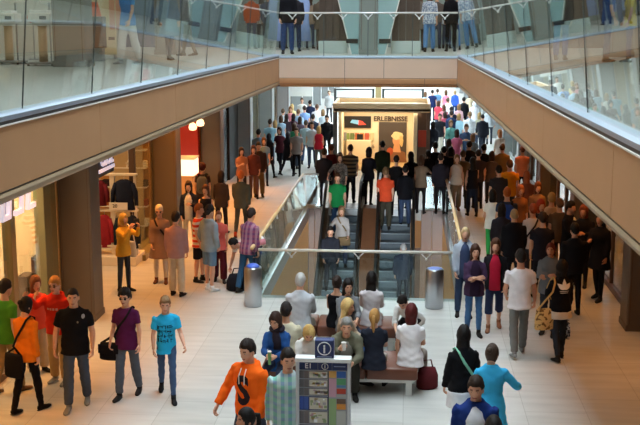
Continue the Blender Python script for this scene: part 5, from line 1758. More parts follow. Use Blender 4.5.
# ======== left group farther on
P(258.5, 129.5, 180, 1.78, 'm', 'stand', ('shirt', '#6f95b4'), ('jeans', '#33405a'), ('short', '#1d1612'), 'man in a light blue shirt seen from behind by the dark left columns', build=1.1)
P(269, 133.5, 160, 1.66, 'f', 'walk', ('coat', '#1a1a20'), ('slim', '#17171c'), ('hijab', '#1b1b22'), 'woman in a black coat and black headscarf walking away')
P(279.5, 127.5, -14, 1.74, 'f', 'walk2', ('tee', '#5a2a36'), ('slim', '#23232e'), ('bob', '#3a241c'), 'woman in a maroon top and dark trousers striding towards us')
P(270, 119.5, 185, 1.78, 'm', 'stand', ('tee', '#8fb8cc'), ('jeans', '#4a5a70'), ('short', '#3a2a20'), 'man in a pale blue tee shirt with a dark strap across the back')
P(288, 132.0, 150, 1.62, 'f', 'walk', ('coat', '#26262c'), ('slim', '#1d1d22'), ('hijab', '#26222a'), 'small figure in dark coat between the maroon top and the grey tee shirt')
P(294.3, 123.5, 170, 1.74, 'f', 'stand', ('tee', '#3f9a72'), ('jeans', '#3a4658'), ('bob', '#4a3222'), 'person in a green tee shirt behind the man in grey')
P(296.5, 128, -4, 1.76, 'm', 'stand', ('tee', '#8a8584'), ('slim', '#17161a'), ('short', '#5a3a26'), 'man in a grey tee shirt and black trousers facing us, far left', shoe='#151416')
P(306, 120.5, 176, 1.76, 'm', 'walk', ('tee', '#a9bcc4'), ('jeans', '#43587a'), ('short', '#5a4a3c'), 'man in a blue-grey tee shirt with a black bag strap walking away')
P(318.8, 126.5, 182, 1.64, 'f', 'stand', ('vest', '#c2283a'), ('slim', '#6a625c'), ('bob', '#c8a468'), 'blonde person in a red sleeveless top left of the kiosk')
P(326.8, 115.5, 4, 1.80, 'm', 'stand', ('jacket', '#141418'), ('slim', '#121216'), ('short', '#2a1d18'), 'man in a black suit standing at the left front corner of the kiosk', lod=1)
FAR = [
    (292, 104.5, 'f', 180, 'tee', '#e8d8a0', 'jeans', '#5a6a80', 'bob', '#d8b878', 'blonde person in a cream top among the far left crowd'),
    (298.5, 109.5, 'm', 170, 'shirt', '#a8c4dc', 'jeans', '#46587a', 'short', '#6a4a30', 'man in a light blue shirt among the far left crowd'),
    (310, 100.5, 'm', 185, 'jacket', '#1f2740', 'slim', '#1d2026', 'short', '#241a14', 'man in a dark navy jacket before the swirl poster'),
    (317, 104.5, 'm', 180, 'shirt', '#eef0f2', 'slim', '#2a2d3a', 'short', '#5a4030', 'man in a white shirt in the far left crowd'),
    (304.5, 106, 'm', 200, 'tee', '#86a4d8', 'slim', '#3a3a58', 'short', '#3a2a20', 'person in a periwinkle tee shirt in the far left crowd'),
    (313, 114.5, 'm', 180, 'jacket', '#2c3244', 'slim', '#23252c', 'short', '#221a16', 'dark-jacketed man just ahead of the periwinkle tee shirt'),
    (286.5, 114.5, 'f', 170, 'cardigan', '#3a2c34', 'slim', '#2a2a30', 'long', '#241814', 'dark-haired woman in plum among the far left crowd'),
    (293.5, 114, 'f', 165, 'cardigan', '#4a2f3c', 'slim', '#2a2a30', 'long', '#2a1814', 'woman with long dark hair and a mauve cardigan at the far left'),
    (275, 121, 'f', 185, 'blouse', '#e6e0d8', 'slim', '#5a6470', 'bob', '#b08a58', 'fair-haired person in a cream blouse beside the pale blue tee shirt'),
    (290.5, 107, 'f', 10, 'tee', '#d88a90', 'jeans', '#4a5468', 'bob', '#8a5a34', 'person in a pink tee shirt in the far left crowd'),
    (329.3, 90.5, 'm', 0, 'shirt', '#b8b8b8', 'slim', '#3a3a40', 'short', '#7a6a5a', 'man in a pale grey shirt facing us above the left kiosk roof end'),
    (432.5, 90, 'm', 180, 'tee', '#23305a', 'slim', '#2a2f3c', 'short', '#241a14', 'man in a navy tee shirt at the back right of the kiosk'),
    (437.5, 89, 'm', 175, 'tee', '#6f9ac4', 'jeans', '#3f5678', 'short', '#4a3828', 'man in a sky blue tee shirt at the far right crowd'),
    (446, 90.5, 'f', 180, 'tee', '#f08aa4', 'jeans', '#5a6a86', 'bob', '#6a4a30', 'woman in a pink top at the back of the far right crowd'),
    (455, 90.5, 'f', 180, 'hoodie', '#3c64c8', 'jeans', '#33466e', 'bun', '#c8a878', 'person in a cobalt blue hooded top at the far right'),
    (464, 97.5, 'm', 180, 'jacket', '#17181c', 'slim', '#16161a', 'short', '#1a1412', 'man dressed in black at the right of the blue hooded top'),
    (438.5, 101, 'f', 170, 'tee', '#d84a5a', 'jeans', '#3f4c60', 'bob', '#4a3020', 'woman in a red-pink top right of the kiosk'),
    (444, 105, 'f', 190, 'tee', '#c87a84', 'slim', '#4a4650', 'long', '#5a3a28', 'woman in a rose top in the far right crowd'),
    (451.5, 107, 'm', 185, 'tee', '#23263a', 'slim', '#2a2c34', 'short', '#1d1613', 'man in a dark blue tee shirt behind the teal shirt'),
    (459, 104.5, 'f', 175, 'blouse', '#c8a0a8', 'slim', '#4c5468', 'bob', '#8a6a4a', 'woman in a dusty rose blouse in the far right crowd'),
    (440, 114, 'm', 4, 'tee', '#22242c', 'cargo', '#d8d4ca', 'short', '#2a1d16', 'man in a dark tee shirt and white trousers walking towards us'),
    (451, 120.5, 'f', 8, 'cardigan', '#6fb0a8', 'jeans', '#2c5a88', 'bob', '#7a5a3c', 'woman in a pale teal cardigan and blue jeans facing us'),
    (466.5, 124.5, 'm', -4, 'polo', '#3c5678', 'jeans', '#3a4458', 'short', '#6a4a34', 'man in a slate blue polo shirt with hands together, right of the kiosk'),
    (459, 114, 'f', 180, 'blouse', '#9ec8d8', 'slim', '#d05a88', 'bob', '#9a7a50', 'woman in a pale blue blouse and pink trousers'),
    (474.5, 101.5, 'f', 182, 'robe', '#eef0f6', 'wide', '#e8eaf0', 'hood', '#f0f2f8', 'figure in a long white hooded robe at the far right'),
    (479.5, 113, 'f', 176, 'tee', '#b8b49a', 'jeans', '#4a5468', 'bob', '#b89a68', 'person in a khaki top between the white robe and the dark jacket'),
    (482.7, 114.2, 'm', 184, 'jacket', '#23262e', 'jeans', '#343c4a', 'crop', '#1f1713', 'man in a charcoal jacket walking away along the right columns'),
    (500, 130, 'f', 200, 'blouse', '#f0e6dc', 'slim', '#3a3436', 'bob', '#c07a4a', 'person in a white top between two right-hand columns'),
    (470, 112, 'm', 180, 'shirt', '#dfe6ee', 'jeans', '#5a6a86', 'short', '#8a6a4a', 'man in a white shirt just ahead of the white robe'),
    (323, 110, 'f', 180, 'tee', '#c8d4dc', 'slim', '#4a5060', 'bob', '#8a6a48', 'person in pale grey at the left end of the kiosk roof'),
    (283, 109, 'm', 180, 'shirt', '#c8d0d8', 'slim', '#3a4254', 'short', '#6a5440', 'man in a pale shirt beside the far grey column'),
    (302, 98, 'm', 5, 'tee', '#e8e4dc', 'jeans', '#5a6478', 'short', '#5a4434', 'man in an off-white tee shirt at the very back left'),
    (448, 98, 'm', 180, 'shirt', '#e8ecf2', 'jeans', '#4a5a78', 'short', '#5a4636', 'man in a white shirt behind the red-pink top'),
    (470, 93, 'f', 180, 'tee', '#d8c8a8', 'jeans', '#5a6a80', 'bob', '#5a4030', 'person in a sand top at the back of the far right crowd'),
    (425.5, 92, 'f', 180, 'tee', '#8fa4c0', 'slim', '#3a4254', 'bob', '#6a4a30', 'person in a grey-blue top just behind the kiosk roof'),
]
for i, (px, yt, sx, f, ts, tc, bs, bc, hs, hc, lb) in enumerate(FAR):
    P(px, yt, f, 1.78 if sx == 'm' else 1.68, sx, ('stand', 'stroll', 'walk')[i % 3] if lb.find('hands together') < 0 else 'both', (ts, tc), (bs, bc), (hs, hc), lb, GF)
# ======== before the kiosk
P(331.5, 144.5, 175, 1.78, 'm', 'stand', ('tee', '#5a2028'), ('jeans', '#26262e'), ('short', '#5a3a28'), 'person in a dark red tee shirt before the left kiosk corner', GC)
P(340, 153.5, 4, 1.74, 'f', 'reachR', ('blouse', spots('#8a8078', '#4a4440', 40)), ('slim', '#2a2628'), ('bob', '#4a3024'), 'person in a mottled grey blouse coming onto the left escalator', GE, dz=esc_z)
P(350.5, 145, 176, 1.80, 'm', 'stand', ('tee', stripes('#3a3430', '#8a7458', .12)), ('jeans', '#22242c'), ('short', '#2a1e18'), 'man in a brown striped top watching the kiosk', GC, build=1.1)
P(369, 148, 170, 1.76, 'f', 'holdR', ('cardigan', '#2a2a34'), ('slim', '#1f1d22'), ('bob', '#1d1512'), 'woman in a dark blue cardigan before the sample cards', GC)
P(382.5, 141.5, 184, 1.80, 'm', 'stand', ('shirt', '#33402e'), ('jeans', '#26282c'), ('short', '#1d1613'), 'man in a dark green shirt before the portrait poster', GC)
P(396.5, 156, 178, 1.74, 'm', 'stand', ('tee', '#1d1b1d'), ('slim', '#1a181a'), ('short', '#231914'), 'dark-clad man between the green shirt and the long-haired woman', GC)
P(411, 152.5, 190, 1.72, 'f', 'holdR', ('jacket', '#141316'), ('jeans', '#38425a'), ('long', '#110d0c'), 'woman with long black hair and black jacket atop the right escalator', GE, dz=esc_z)
P(421.5, 156, 170, 1.70, 'f', 'reachR', ('tee', '#8a7460'), ('slim', '#2a2426'), ('bob', '#4a2f20'), 'woman in a tan top reaching out at the right kiosk wall', GC)
P(435.5, 142.5, 186, 1.80, 'm', 'stand', ('tee', '#15141a'), ('slim', '#1a181c'), ('short', '#1d1613'), 'broad man in a black tee shirt right of the kiosk', GC, build=1.15)
P(444, 147, 182, 1.76, 'm', 'stand', ('jacket', '#1c1a20'), ('slim', '#18161a'), ('short', '#1a1411'), 'man in a black jacket just right of the broad man', GC)
P(451, 147.5, 176, 1.72, 'f', 'stand', ('cardigan', '#261f24'), ('slim', '#1d1a1e'), ('bob', '#1d1411'), 'dark-haired woman in black left of the white vest', GC)
P(457, 155, 4, 1.70, 'f', 'stroll', ('vest', '#e0d2c6'), ('wide', '#8a7660'), ('long', '#8a5a34'), 'long-haired woman in a white sleeveless top and khaki trousers by the right railing', shoe='#6a4a38')
P(469.5, 141.5, 178, 1.80, 'm', 'stand', ('jacket', '#17161b'), ('slim', '#17161a'), ('short', '#1a1411'), 'tall man in a black jacket behind the white vest', GC)
P(463, 151, 184, 1.74, 'm', 'stand', ('tee', '#6a5a48'), ('slim', '#2c2826'), ('short', '#5a4430'), 'man in a muddy brown top beside the white vest', GC)
P(473, 158, 190, 1.70, 'f', 'holdR', ('tank', '#17151a'), ('jeans', '#1e2434'), ('long', '#15100e'), 'woman in a black top and dark jeans right of the white vest', skin='m')
P(484, 144.5, 186, 1.80, 'm', 'stand', ('jacket', '#16161b'), ('slim', '#6a5a4a'), ('short', '#15100e'), 'man in a black jacket and tan trousers in the right walkway')
P(502.5, 144.5, 178, 1.76, 'm', 'stand', ('jacket', '#8a6a42'), ('slim', '#2a2624'), ('short', '#4a3420'), 'man in a tan jacket ahead of the orange-yellow shirt')
P(510, 160.5, 182, 1.82, 'm', 'walk', ('tee', '#d68a1c'), ('jeans', '#33384a'), ('short', '#5a3420'), 'man in an orange-yellow tee shirt walking away on the right', build=1.12)
P(522.5, 146.5, 190, 1.72, 'm', 'stand', ('tee', '#d88462'), ('slim', '#1a1a22'), ('short', '#5a2c1c'), 'person in a salmon tee shirt and black trousers by the right column')
P(493, 190.5, 178, 1.68, 'f', 'walk', ('tee', '#e6dfd8'), ('slim', '#2f9a4c'), ('bob', '#17110f'), 'black-haired woman in a white top and bright green trousers')
backp = P(507.3, 188.5, 182, 1.78, 'm', 'stand', ('tee', '#33405a'), ('jeans', '#2a2f40'), ('short', '#b8622a'), 'ginger-haired man with a blue backpack on the right')
P(520.5, 186, 20, 1.66, 'f', 'stand', ('blouse', '#8a5a3a'), ('slim', '#3a2c28'), ('bob', '#b0643a'), 'red-haired woman in a rust blouse behind the blue backpack')
P(514.5, 209, 182, 1.80, 'm', 'stand', ('jacket', '#15151b'), ('jeans', '#1c1c24'), ('crop', '#a08a68'), 'man with cropped fair hair and a black jacket in the right crowd', build=1.1)
strp = P(533.5, 204.5, 178, 1.74, 'f', 'stand', ('tee', '#cfc6cc'), ('jeans', '#3a3c48'), ('short', '#9a4a2c'), 'red-haired person in a pale top with a dark strap across the back')
P(541, 200.5, 20, 1.70, 'f', 'stand', ('cardigan', '#33262a'), ('slim', '#26202a'), ('bob', '#a83c26'), 'woman with bright red hair beside the beige shirt')
P(552, 193.5, 176, 1.78, 'm', 'stand', ('tee', '#c9a98c'), ('cargo', '#b08a6a'), ('short', '#b8925a'), 'fair-haired man in a beige shirt under the right gallery')
P(560, 199, 184, 1.74, 'm', 'stand', ('tee', '#5a4a3c'), ('slim', '#2a2420'), ('short', '#6a4a34'), 'man in dull brown just right of the beige shirt')
P(571, 202, 60, 1.78, 'm', 'holdR', ('jacket', '#141318', '#dcd6d2'), ('slim', '#15141a'), ('short', '#15100e'), 'dark-haired man in a black jacket with a white shirt front under the right gallery')
P(584, 206, -20, 1.74, 'm', 'both', ('jacket', '#1a171a'), ('slim', '#17151a'), ('bob', '#8a4a30'), 'red-faced man in dark clothes deep under the right gallery', skin='m')
P(601, 213, -40, 1.80, 'f', 'holdR', ('coat', '#171519'), ('slim', '#141318'), ('long', '#1f1512'), 'woman in a long dark coat nearest the right glazing', skin='m')
denim = P(551, 243, -16, 1.70, 'f', 'crossed', ('jacket', '#6d747c'), ('jeans', '#2c3240'), ('pony', '#6a2c1c'), 'red-haired woman in a grey denim jacket facing us on the right', skin='m')
# ======== right, nearer
P(465.5, 227.5, 0, 1.74, 'f', 'stand', ('hoodie', '#aab4c2', '#3a4664'), ('jeans', '#33415c'), ('bun', '#c8ac80'), 'fair-haired person in a pale grey hoodie and navy vest, right railing end')
cards = P(475.5, 245.5, 6, 1.66, 'f', 'crossed', ('cardigan', '#43304a', '#2a1c30'), ('slim', '#3f638e'), ('long', '#43281c'), 'brown-haired woman in a purple cardigan with folded arms and blue jeans')
redt = P(496, 239.5, -4, 1.70, 'f', 'stroll', ('cardigan', '#1c1a1e', '#b8203a'), ('capri', '#2a3350'), ('long', '#5a3826'), 'woman in a red top, black cardigan and dark cropped trousers', shoe='#9a6a50')
white_m = P(521, 250.5, 186, 1.82, 'm', 'stroll', ('tee', '#e9e6ea'), ('jeans', '#6f6f6c'), ('short', '#1f1714'), 'man in a white tee shirt and grey jeans walking away', shoe='#8a8a88', pose_over=dict(L=(6, 12, 40, 16), R=(4, 14, 12, 0)), skin='m')
adi = P(562.5, 261.5, 200, 1.68, 'f', 'holdL', ('jacket', '#131217'), ('slim', '#2c3038'), ('bob', '#130f0e'), 'black-haired woman in a black jacket with white emblem on the back', skin='l', head=(-60, 0), hemcol=('#d8cfc2', -.17))
# ======== escalators
P(337.5, 173.5, 2, 1.78, 'm', 'stand', ('tee', '#1f8a4a'), ('jeans', '#2c405e'), ('short', '#4a3020'), 'man in a green tee shirt with a dark strap riding down the left escalator', GE, dz=esc_z)
grey = P(341.5, 207, 6, 1.68, 'f', 'reachR', ('sweater', '#a8a09c'), ('jeans', '#33415a'), ('bob', '#8a6a4c'), 'woman in a pale grey sweater holding the handrail of the left escalator', GE, dz=esc_z)
P(330.5, 227, 8, 1.74, 'm', 'stand', ('jacket', '#23242c'), ('jeans', '#26282f'), ('short', '#1d1613'), 'man in dark clothes lowest on the left escalator', GE, dz=esc_z)
P(385.7, 168, 178, 1.78, 'm', 'stand', ('polo', '#e2502c'), ('cargo', '#4a4438'), ('short', '#7a5a3c'), 'man in an orange-red polo shirt riding away up the right escalator', GE, dz=esc_z)
P(405.5, 166, 182, 1.76, 'f', 'stand', ('jacket', '#141318'), ('jeans', '#3c4a66'), ('short', '#17110f'), 'person in a black jacket and blue jeans beside the orange-red polo shirt', GE, dz=esc_z)
P(403.5, 243.5, 180, 1.74, 'm', 'stand', ('jacket', '#2a303e'), ('slim', '#262a34'), ('crop', '#8a8a8a'), 'grey-haired man in a dark suit low on the right escalator', GE, dz=esc_z)
# ======== on the benches
P(300.5, 274.5, 174, 1.78, 'm', 'sit', ('jacket', '#bcc0c6'), ('cargo', '#a8a49c'), ('short', '#b9b7b3'), 'white-haired man in a pale grey jacket with his back to us, rear bench', GS, sit=True, lean=8, build=1.08)
P(337, 276, 170, 1.66, 'f', 'sit', ('tank', '#131217'), ('slim', '#1a1a20'), ('bun', '#2c1d16'), 'dark-haired woman in a black top seen from behind on the rear bench', GS, sit=True)
P(348, 280, 20, 1.66, 'f', 'sit', ('cardigan', '#7a7c80', '#3a3a40'), ('slim', '#3a4050'), ('long', '#15100e'), 'woman with long black hair and a grey cardigan facing us on the rear bench', GS, sit=True, lean=6)
P(371.5, 273, 176, 1.68, 'f', 'sit', ('blouse', '#d8d0d2'), ('slim', '#d0c8c4'), ('long', '#17110f'), 'woman with long dark hair and a pale blouse seen from behind on the rear bench', GS, sit=True)
P(401, 298, -20, 1.70, 'f', 'sit', ('blouse', '#dcd8d4'), ('slim', '#1d1b20'), ('short', '#1d1512'), 'dark-haired person in a pale top bending forward on the rear bench', GS, sit=True, lean=52, head=(0, 20))
P(348, 300, 75, 1.66, 'f', 'sit', ('cardigan', '#b09a84'), ('slim', '#3a5a94'), ('long', '#d8b878'), 'blonde woman in profile with blue jeans between the two benches', GS, sit=True, lean=6)
man = P(346.5, 319, 4, 1.78, 'm', 'sithold', ('jacket', '#6c6a58', '#a8a49c'), ('cargo', '#37352f'), ('short', '#8c8a86'), 'grey-haired man in an olive jacket drinking from a paper cup on the front bench', GS, sit=True, lean=44, head=(0, -20))
P(374.5, 309, 176, 1.68, 'f', 'sit', ('tee', '#262a36'), ('slim', '#c9c4bc'), ('pony', '#b8894e'), 'fair-haired woman in a dark blue tee shirt seen from behind on the front bench', GS, sit=True)
P(411.5, 305.5, 170, 1.70, 'f', 'sitprop', ('tee', '#ece8ea'), ('cargo', '#a39a90'), ('bob', '#5a1f1e'), 'red-haired woman in a white tee shirt at the right end of the front bench', GS, sit=True, build=1.15)
P(309, 328.5, 6, 1.64, 'f', 'sit', ('blouse', '#dcdad6'), ('slim', '#3a4260'), ('bob', '#cba868'), 'blonde woman in a white top looking down behind the information board', GS, sit=True, lean=26, head=(0, 26))
scarf = P(275, 314, -8, 1.68, 'f', 'sithold', ('sweater', '#27508c'), ('slim', '#2a3044'), ('bob', '#38241b'), 'woman in a blue top and dark scarf holding a small green bottle', GS, sit=True, lean=8, head=(-12, 10), pose_over=dict(R=(30, 5, 62, 30)))
P(286, 303.5, 172, 1.74, 'm', 'sit', ('tee', '#d8cfb4'), ('cargo', '#8a8474'), ('cap', '#2a2220', '#24242a'), 'man in a cream tee shirt and dark cap seen from behind on the front bench', GS, sit=True)
P(306.5, 273, 170, 1.70, 'm', 'stand', ('jacket', '#3a2a22'), ('slim', '#2a2420'), ('short', '#1d1613'), 'dark-haired person far down on the lower floor, left of the escalators', GE, base=-5.0 + .0, lod=2) if False else None
# ======== upper gallery
P(0, 0, -30, 1.74, 'f', 'stroll', ('tee', '#1f86d8'), ('wide', '#dfe3e4'), ('bob', '#5a4030'), 'woman in a bright blue top and white trousers on the upper left gallery', GU, foot=(129, 64), base=FZ, lod=1, shoe='#b0b0b0')
P(0, 0, 10, 1.82, 'm', 'stand', ('jacket', '#18181f'), ('jeans', '#27406e'), ('short', '#2a1e18'), 'man in a black jacket and blue jeans on the bridge between the pale blue garments', GU, foot=(287.5, 54), base=FZ, lod=1)
P(0, 0, 180, 1.74, 'm', 'stand', ('jacket', '#26262e'), ('jeans', '#22304a'), ('short', '#2a1e18'), 'person in dark jeans close behind the man in the black jacket', GU, foot=(295.5, 51.5), base=FZ, lod=1)
P(0, 0, 170, 1.72, 'm', 'stand', ('coat', '#5a5046'), ('slim', '#544a40'), ('short', '#5a4a38'), 'man in a long grey-brown coat near the left brown panel wall', GU, foot=(321, 50), base=FZ, lod=1)
P(0, 0, 176, 1.74, 'f', 'stroll', ('blouse', spots('#c8d0dc', '#7a8aa8', 30)), ('jeans', '#5a86b8'), ('bob', '#5a4030'), 'woman in a patterned pale blouse and light blue jeans on the bridge', GU, foot=(429, 52), base=FZ, lod=1)
P(0, 0, 182, 1.76, 'f', 'stand', ('jacket', '#121217'), ('slim', '#121216'), ('bob', '#17110f'), 'person dressed all in black on the bridge right of the light blue jeans', GU, foot=(450.5, 51.5), base=FZ, lod=1)
P(0, 0, 178, 1.76, 'm', 'stroll', ('tee', '#8aa8c0'), ('jeans', '#4a76a4'), ('short', '#4a3828'), 'man in a grey-blue tee shirt and jeans at the right end of the bridge', GU, foot=(463.5, 50), base=FZ, lod=1)
P(0, 0, 186, 1.72, 'f', 'stand', ('coat', '#6a6460'), ('slim', '#4a443e'), ('long', '#5a4030'), 'woman in a grey coat left of the light blue jeans on the bridge', GU, foot=(419, 50.5), base=FZ, lod=1)
P(0, 0, 174, 1.74, 'm', 'stand', ('hoodie', '#e0662c'), ('slim', '#4a5a7a'), ('short', '#3a2a20'), 'person in an orange hooded top on the upper left behind the bridge corner', GU, foot=(252, 49), base=FZ, lod=1)
P(0, 0, 184, 1.72, 'f', 'stand', ('blouse', '#d8d8d8'), ('slim', '#3a3a44'), ('long', '#2a1c16'), 'woman in a white blouse and dark trousers right of the orange hooded top', GU, foot=(262, 48), base=FZ, lod=1)
UB = [(334, 'f', '#c8b8a8', '#8a5a48', 'woman in a sand blouse'), (343, 'm', '#d8dce0', '#4a4a50', 'man in a white shirt'), (352, 'f', '#33384a', '#2a2a34', 'woman in a navy top'),
      (384, 'm', '#23242c', '#22242c', 'man in a black pullover'), (393, 'f', '#8a2f3c', '#2a2a34', 'woman in a dark red top'), (404, 'm', '#5a6478', '#3a4254', 'man in a slate shirt')]
for px, sx, tc, bc, lb in UB:
    P(0, 0, 178, 1.76 if sx == 'm' else 1.68, sx, 'stand', ('shirt' if sx == 'm' else 'blouse', tc), ('slim', bc), ('short' if sx == 'm' else 'bob', '#3a2a20'), lb + ' showing above the rail behind the brown panel walls', GU, foot=(px, 46.5), base=FZ, lod=2)
P(0, 0, -90, 1.74, 'm', 'stroll', ('shirt', '#8a9098'), ('slim', '#6a6058'), ('short', '#4a3828'), 'man in a grey shirt strolling on the upper left gallery near the bridge', GU, foot=(188, 56), base=FZ, lod=1)
P(0, 0, 40, 1.70, 'f', 'stroll', ('tunic', '#7a90a4'), ('slim', '#4a4e58'), ('bob', '#3a2a20'), 'woman in a blue-grey tunic on the upper left gallery', GU, foot=(170, 60), base=FZ, lod=1)
P(0, 0, 90, 1.76, 'm', 'stand', ('tee', '#2f4a86'), ('jeans', '#2f3f66'), ('short', '#2a1e18'), 'man in a blue tee shirt and jeans on the upper right gallery', GU, foot=(606, 62), base=FZ, lod=1)
P(0, 0, -90, 1.68, 'f', 'stand', ('tee', '#d8c038'), ('slim', '#5a6a8a'), ('bob', '#5a4030'), 'person in a yellow top on the upper right gallery', GU, foot=(628, 62), base=FZ, lod=1)
P(0, 0, 160, 1.74, 'm', 'stand', ('jacket', '#1c1d26'), ('jeans', '#3a5a9a'), ('short', '#2a1e18'), 'man in a dark jacket at the middle of the upper right gallery', GU, foot=(560, 60), base=FZ, lod=1)


# ---- more of the crowd
MORE = [
    # px, yt, sex, heading, top, bottom, hair, pose, label, group
    (324.5, 149, 'm', 170, ('jacket', '#2c2a30'), ('slim', '#26242a'), ('short', '#4a3424'), 'stand', 'man in a dark jacket at the left kiosk corner beside the dark red tee shirt', GC),
    (428.5, 150, 'f', 186, ('jacket', '#201c20'), ('slim', '#1b191d'), ('pony', '#231611'), 'stand', 'woman with a dark ponytail and black jacket left of the broad man', GC),
    (478.5, 150, 'm', 180, ('tee', '#3a3034'), ('slim', '#201e22'), ('short', '#2a1c15'), 'stand', 'man in a plum-grey tee shirt between two black jackets on the right', GC),
    (441, 154, 'm', 178, ('shirt', '#26222a'), ('slim', '#1d1b1f'), ('short', '#1d1410'), 'stand', 'man in a black shirt close before the right well corner', GC),
    (449, 139.5, 'f', 182, ('blouse', '#4a3a3c'), ('slim', '#242026'), ('long', '#33211a'), 'stand', 'woman in a mauve-brown blouse behind the black jackets', GC),
    (492, 152, 'f', 176, ('tee', '#5a4a44'), ('slim', '#2a2428'), ('bob', '#3a261b'), 'stand', 'woman in a brown tee shirt right of the tan trousers', G0),
    (499, 166, 'm', 184, ('tee', '#2e2a2e'), ('slim', '#1f1d22'), ('short', '#1d1511'), 'stand', 'man in a dark tee shirt left of the orange-yellow shirt', G0),
    (527, 172, 'f', 170, ('cardigan', '#6a3c2c'), ('slim', '#2a2226'), ('long', '#8a4a2c'), 'stand', 'auburn-haired woman in a rust cardigan by the dark right column', G0),
    (543, 213, 'm', 184, ('tee', '#23222c'), ('slim', '#1b1a20'), ('short', '#2a1c16'), 'stand', 'man in a navy-black tee shirt before the beige shirt', G0),
    (502, 205, 'f', 178, ('jacket', '#2b2830'), ('slim', '#1d1c22'), ('bob', '#1d1411'), 'stand', 'dark-haired woman in a charcoal jacket left of the cropped fair hair', G0),
    (575, 224, 'm', 190, ('jacket', '#1b1a1f'), ('slim', '#16151a'), ('short', '#15100e'), 'stand', 'man in black turned away between the white shirt front and the red face', G0),
    (538, 183, 'f', 10, ('blouse', '#8a6a54'), ('slim', '#3a2c28'), ('bob', '#6a3c28'), 'stand', 'woman in a clay-coloured blouse behind the bright red hair', G0),
    (221, 172, 'f', 176, ('cardigan', '#3a2e2c'), ('slim', '#2a2426'), ('bob', '#2a1a14'), 'stroll', 'woman in dark brown walking away in front of the black portal', G0),
    (264, 138, 'f', 8, ('tee', '#6f8aa0'), ('slim', '#2f3440'), ('bob', '#6a4a30'), 'stroll', 'woman in a slate blue tee shirt behind the black headscarf', G0),
    (300, 117, 'f', 178, ('tee', '#6a5a68'), ('jeans', '#3c465a'), ('long', '#3a2418'), 'stroll', 'woman in a heather tee shirt behind the grey tee shirt man', GF),
    (312, 122, 'm', 0, ('tee', '#b8c0c8'), ('jeans', '#3f4c66'), ('short', '#4a3424'), 'stroll', 'man in a light grey tee shirt walking towards us left of the red top', GF),
    (281, 116, 'f', 184, ('tee', '#9ab4c8'), ('slim', '#4a5468'), ('bob', '#5a3c28'), 'stand', 'woman in a misty blue tee shirt behind the maroon top', GF),
    (445, 112, 'f', 186, ('tee', '#a84a5c'), ('slim', '#3a3a48'), ('bob', '#33211a'), 'stroll', 'woman in a raspberry tee shirt right of the white trousers', GF),
    (451.5, 111, 'm', 178, ('shirt', '#2c3a5c'), ('slim', '#23262f'), ('short', '#2a1c15'), 'stand', 'man in an indigo shirt behind the pale teal cardigan', GF),
    (433, 122, 'f', 182, ('jacket', '#2a2c34'), ('slim', '#2a2a30'), ('long', '#1d1410'), 'stand', 'woman in a graphite jacket just right of the kiosk side', GF),
    (473, 134, 'f', 176, ('tee', '#7a8c9a'), ('slim', '#33363f'), ('bob', '#7a5638'), 'stand', 'woman in a steel blue tee shirt ahead of the tall man in black', GF),
    (457, 130, 'f', 184, ('tee', '#c86a8a'), ('jeans', '#43506a'), ('bob', '#3a241a'), 'stroll', 'woman in a magenta-pink tee shirt below the slate polo shirt', GF),
    (490, 106, 'm', 180, ('shirt', '#cfd6dc'), ('slim', '#3a4250'), ('short', '#5a4330'), 'stroll', 'man in a silver-grey shirt beyond the charcoal jacket', GF),
]
for (px, yt, sx, f, tp, bt, hr, po, lb, gr) in MORE:
    P(px, yt, f, 1.77 if sx == 'm' else 1.68, sx, po, tp, bt, hr, lb, gr)
UM = [(310, 'f', '#8a7a6a', 'woman in a mushroom-coloured top'), (327, 'm', '#44505f', 'man in a petrol shirt'), (412, 'f', '#a4b4c8', 'woman in an ice blue top'), (436, 'm', '#5c5450', 'man in an umber shirt'),
      (446.5, 'f', '#c8ccd4', 'woman in a chalk white top'), (457, 'm', '#3a3f52', 'man in an ink blue shirt'), (268, 'm', '#4a5a78', 'man in a dusk blue shirt'), (283, 'f', '#7a6c74', 'woman in a taupe-mauve top')]
for px, sx, tc, lb in UM:
    P(0, 0, 175, 1.76 if sx == 'm' else 1.67, sx, 'stand', ('shirt' if sx == 'm' else 'blouse', tc), ('jeans' if sx == 'm' else 'slim', '#3a4254'), ('short' if sx == 'm' else 'long', '#3a2a20'), lb + ' standing farther back on the bridge', GU, foot=(px, 48.6), base=FZ, lod=2)

# ======== what they carry
bag(orange_f, 'cross', 1, '#17151a', 'black shoulder bag on the back of the woman in the orange sweater', size=(.34, .36, .10), off=(-.14, .16, -.02))
bag(purple, 'cross', -1, '#1d1a1e', 'black shoulder bag at the hip of the woman in purple', size=(.34, .28, .12), off=(-.04, -.06, -.06))
bag(mint, 'cross', -1, '#1b191d', 'black bag hung on a mint green strap', size=(.30, .30, .10), strapcol='#8fd0b4', off=(-.06, 0, -.06))
bag(beige, 'cross', 1, '#2a2222', 'dark bag crossing the taupe tunic', size=(.24, .2, .07), off=(0, .08, .05))
bag(adi, 'shoulder', 1, spots('#d8b070', '#7a5a34', 16, .56), 'large beige patterned tote bag with dark print on the right', 'tote_bag', size=(.42, .38, .13), off=(.03, -.02, -.16), strapcol='#d8b070')
bag(adi, 'hand', -1, spots('#c8ccd4', '#26324a', 26, .5), 'small bag with dark and white pattern held beside the tote carrier', 'carrier_bag', size=(.26, .3, .08))
bag(strp, 'cross', 1, '#2a2630', 'dark bag on a diagonal strap over a pale top', size=(.28, .24, .08))
bag(grey, 'cross', 1, '#7a6448', 'brown bag with pale edges on the left escalator', size=(.36, .26, .1), off=(-.16, -.14, -.04))
bag(yel, 'shoulder', 1, '#d8d2c8', 'white bag on the shoulder of the mustard sweater', size=(.34, .36, .10))
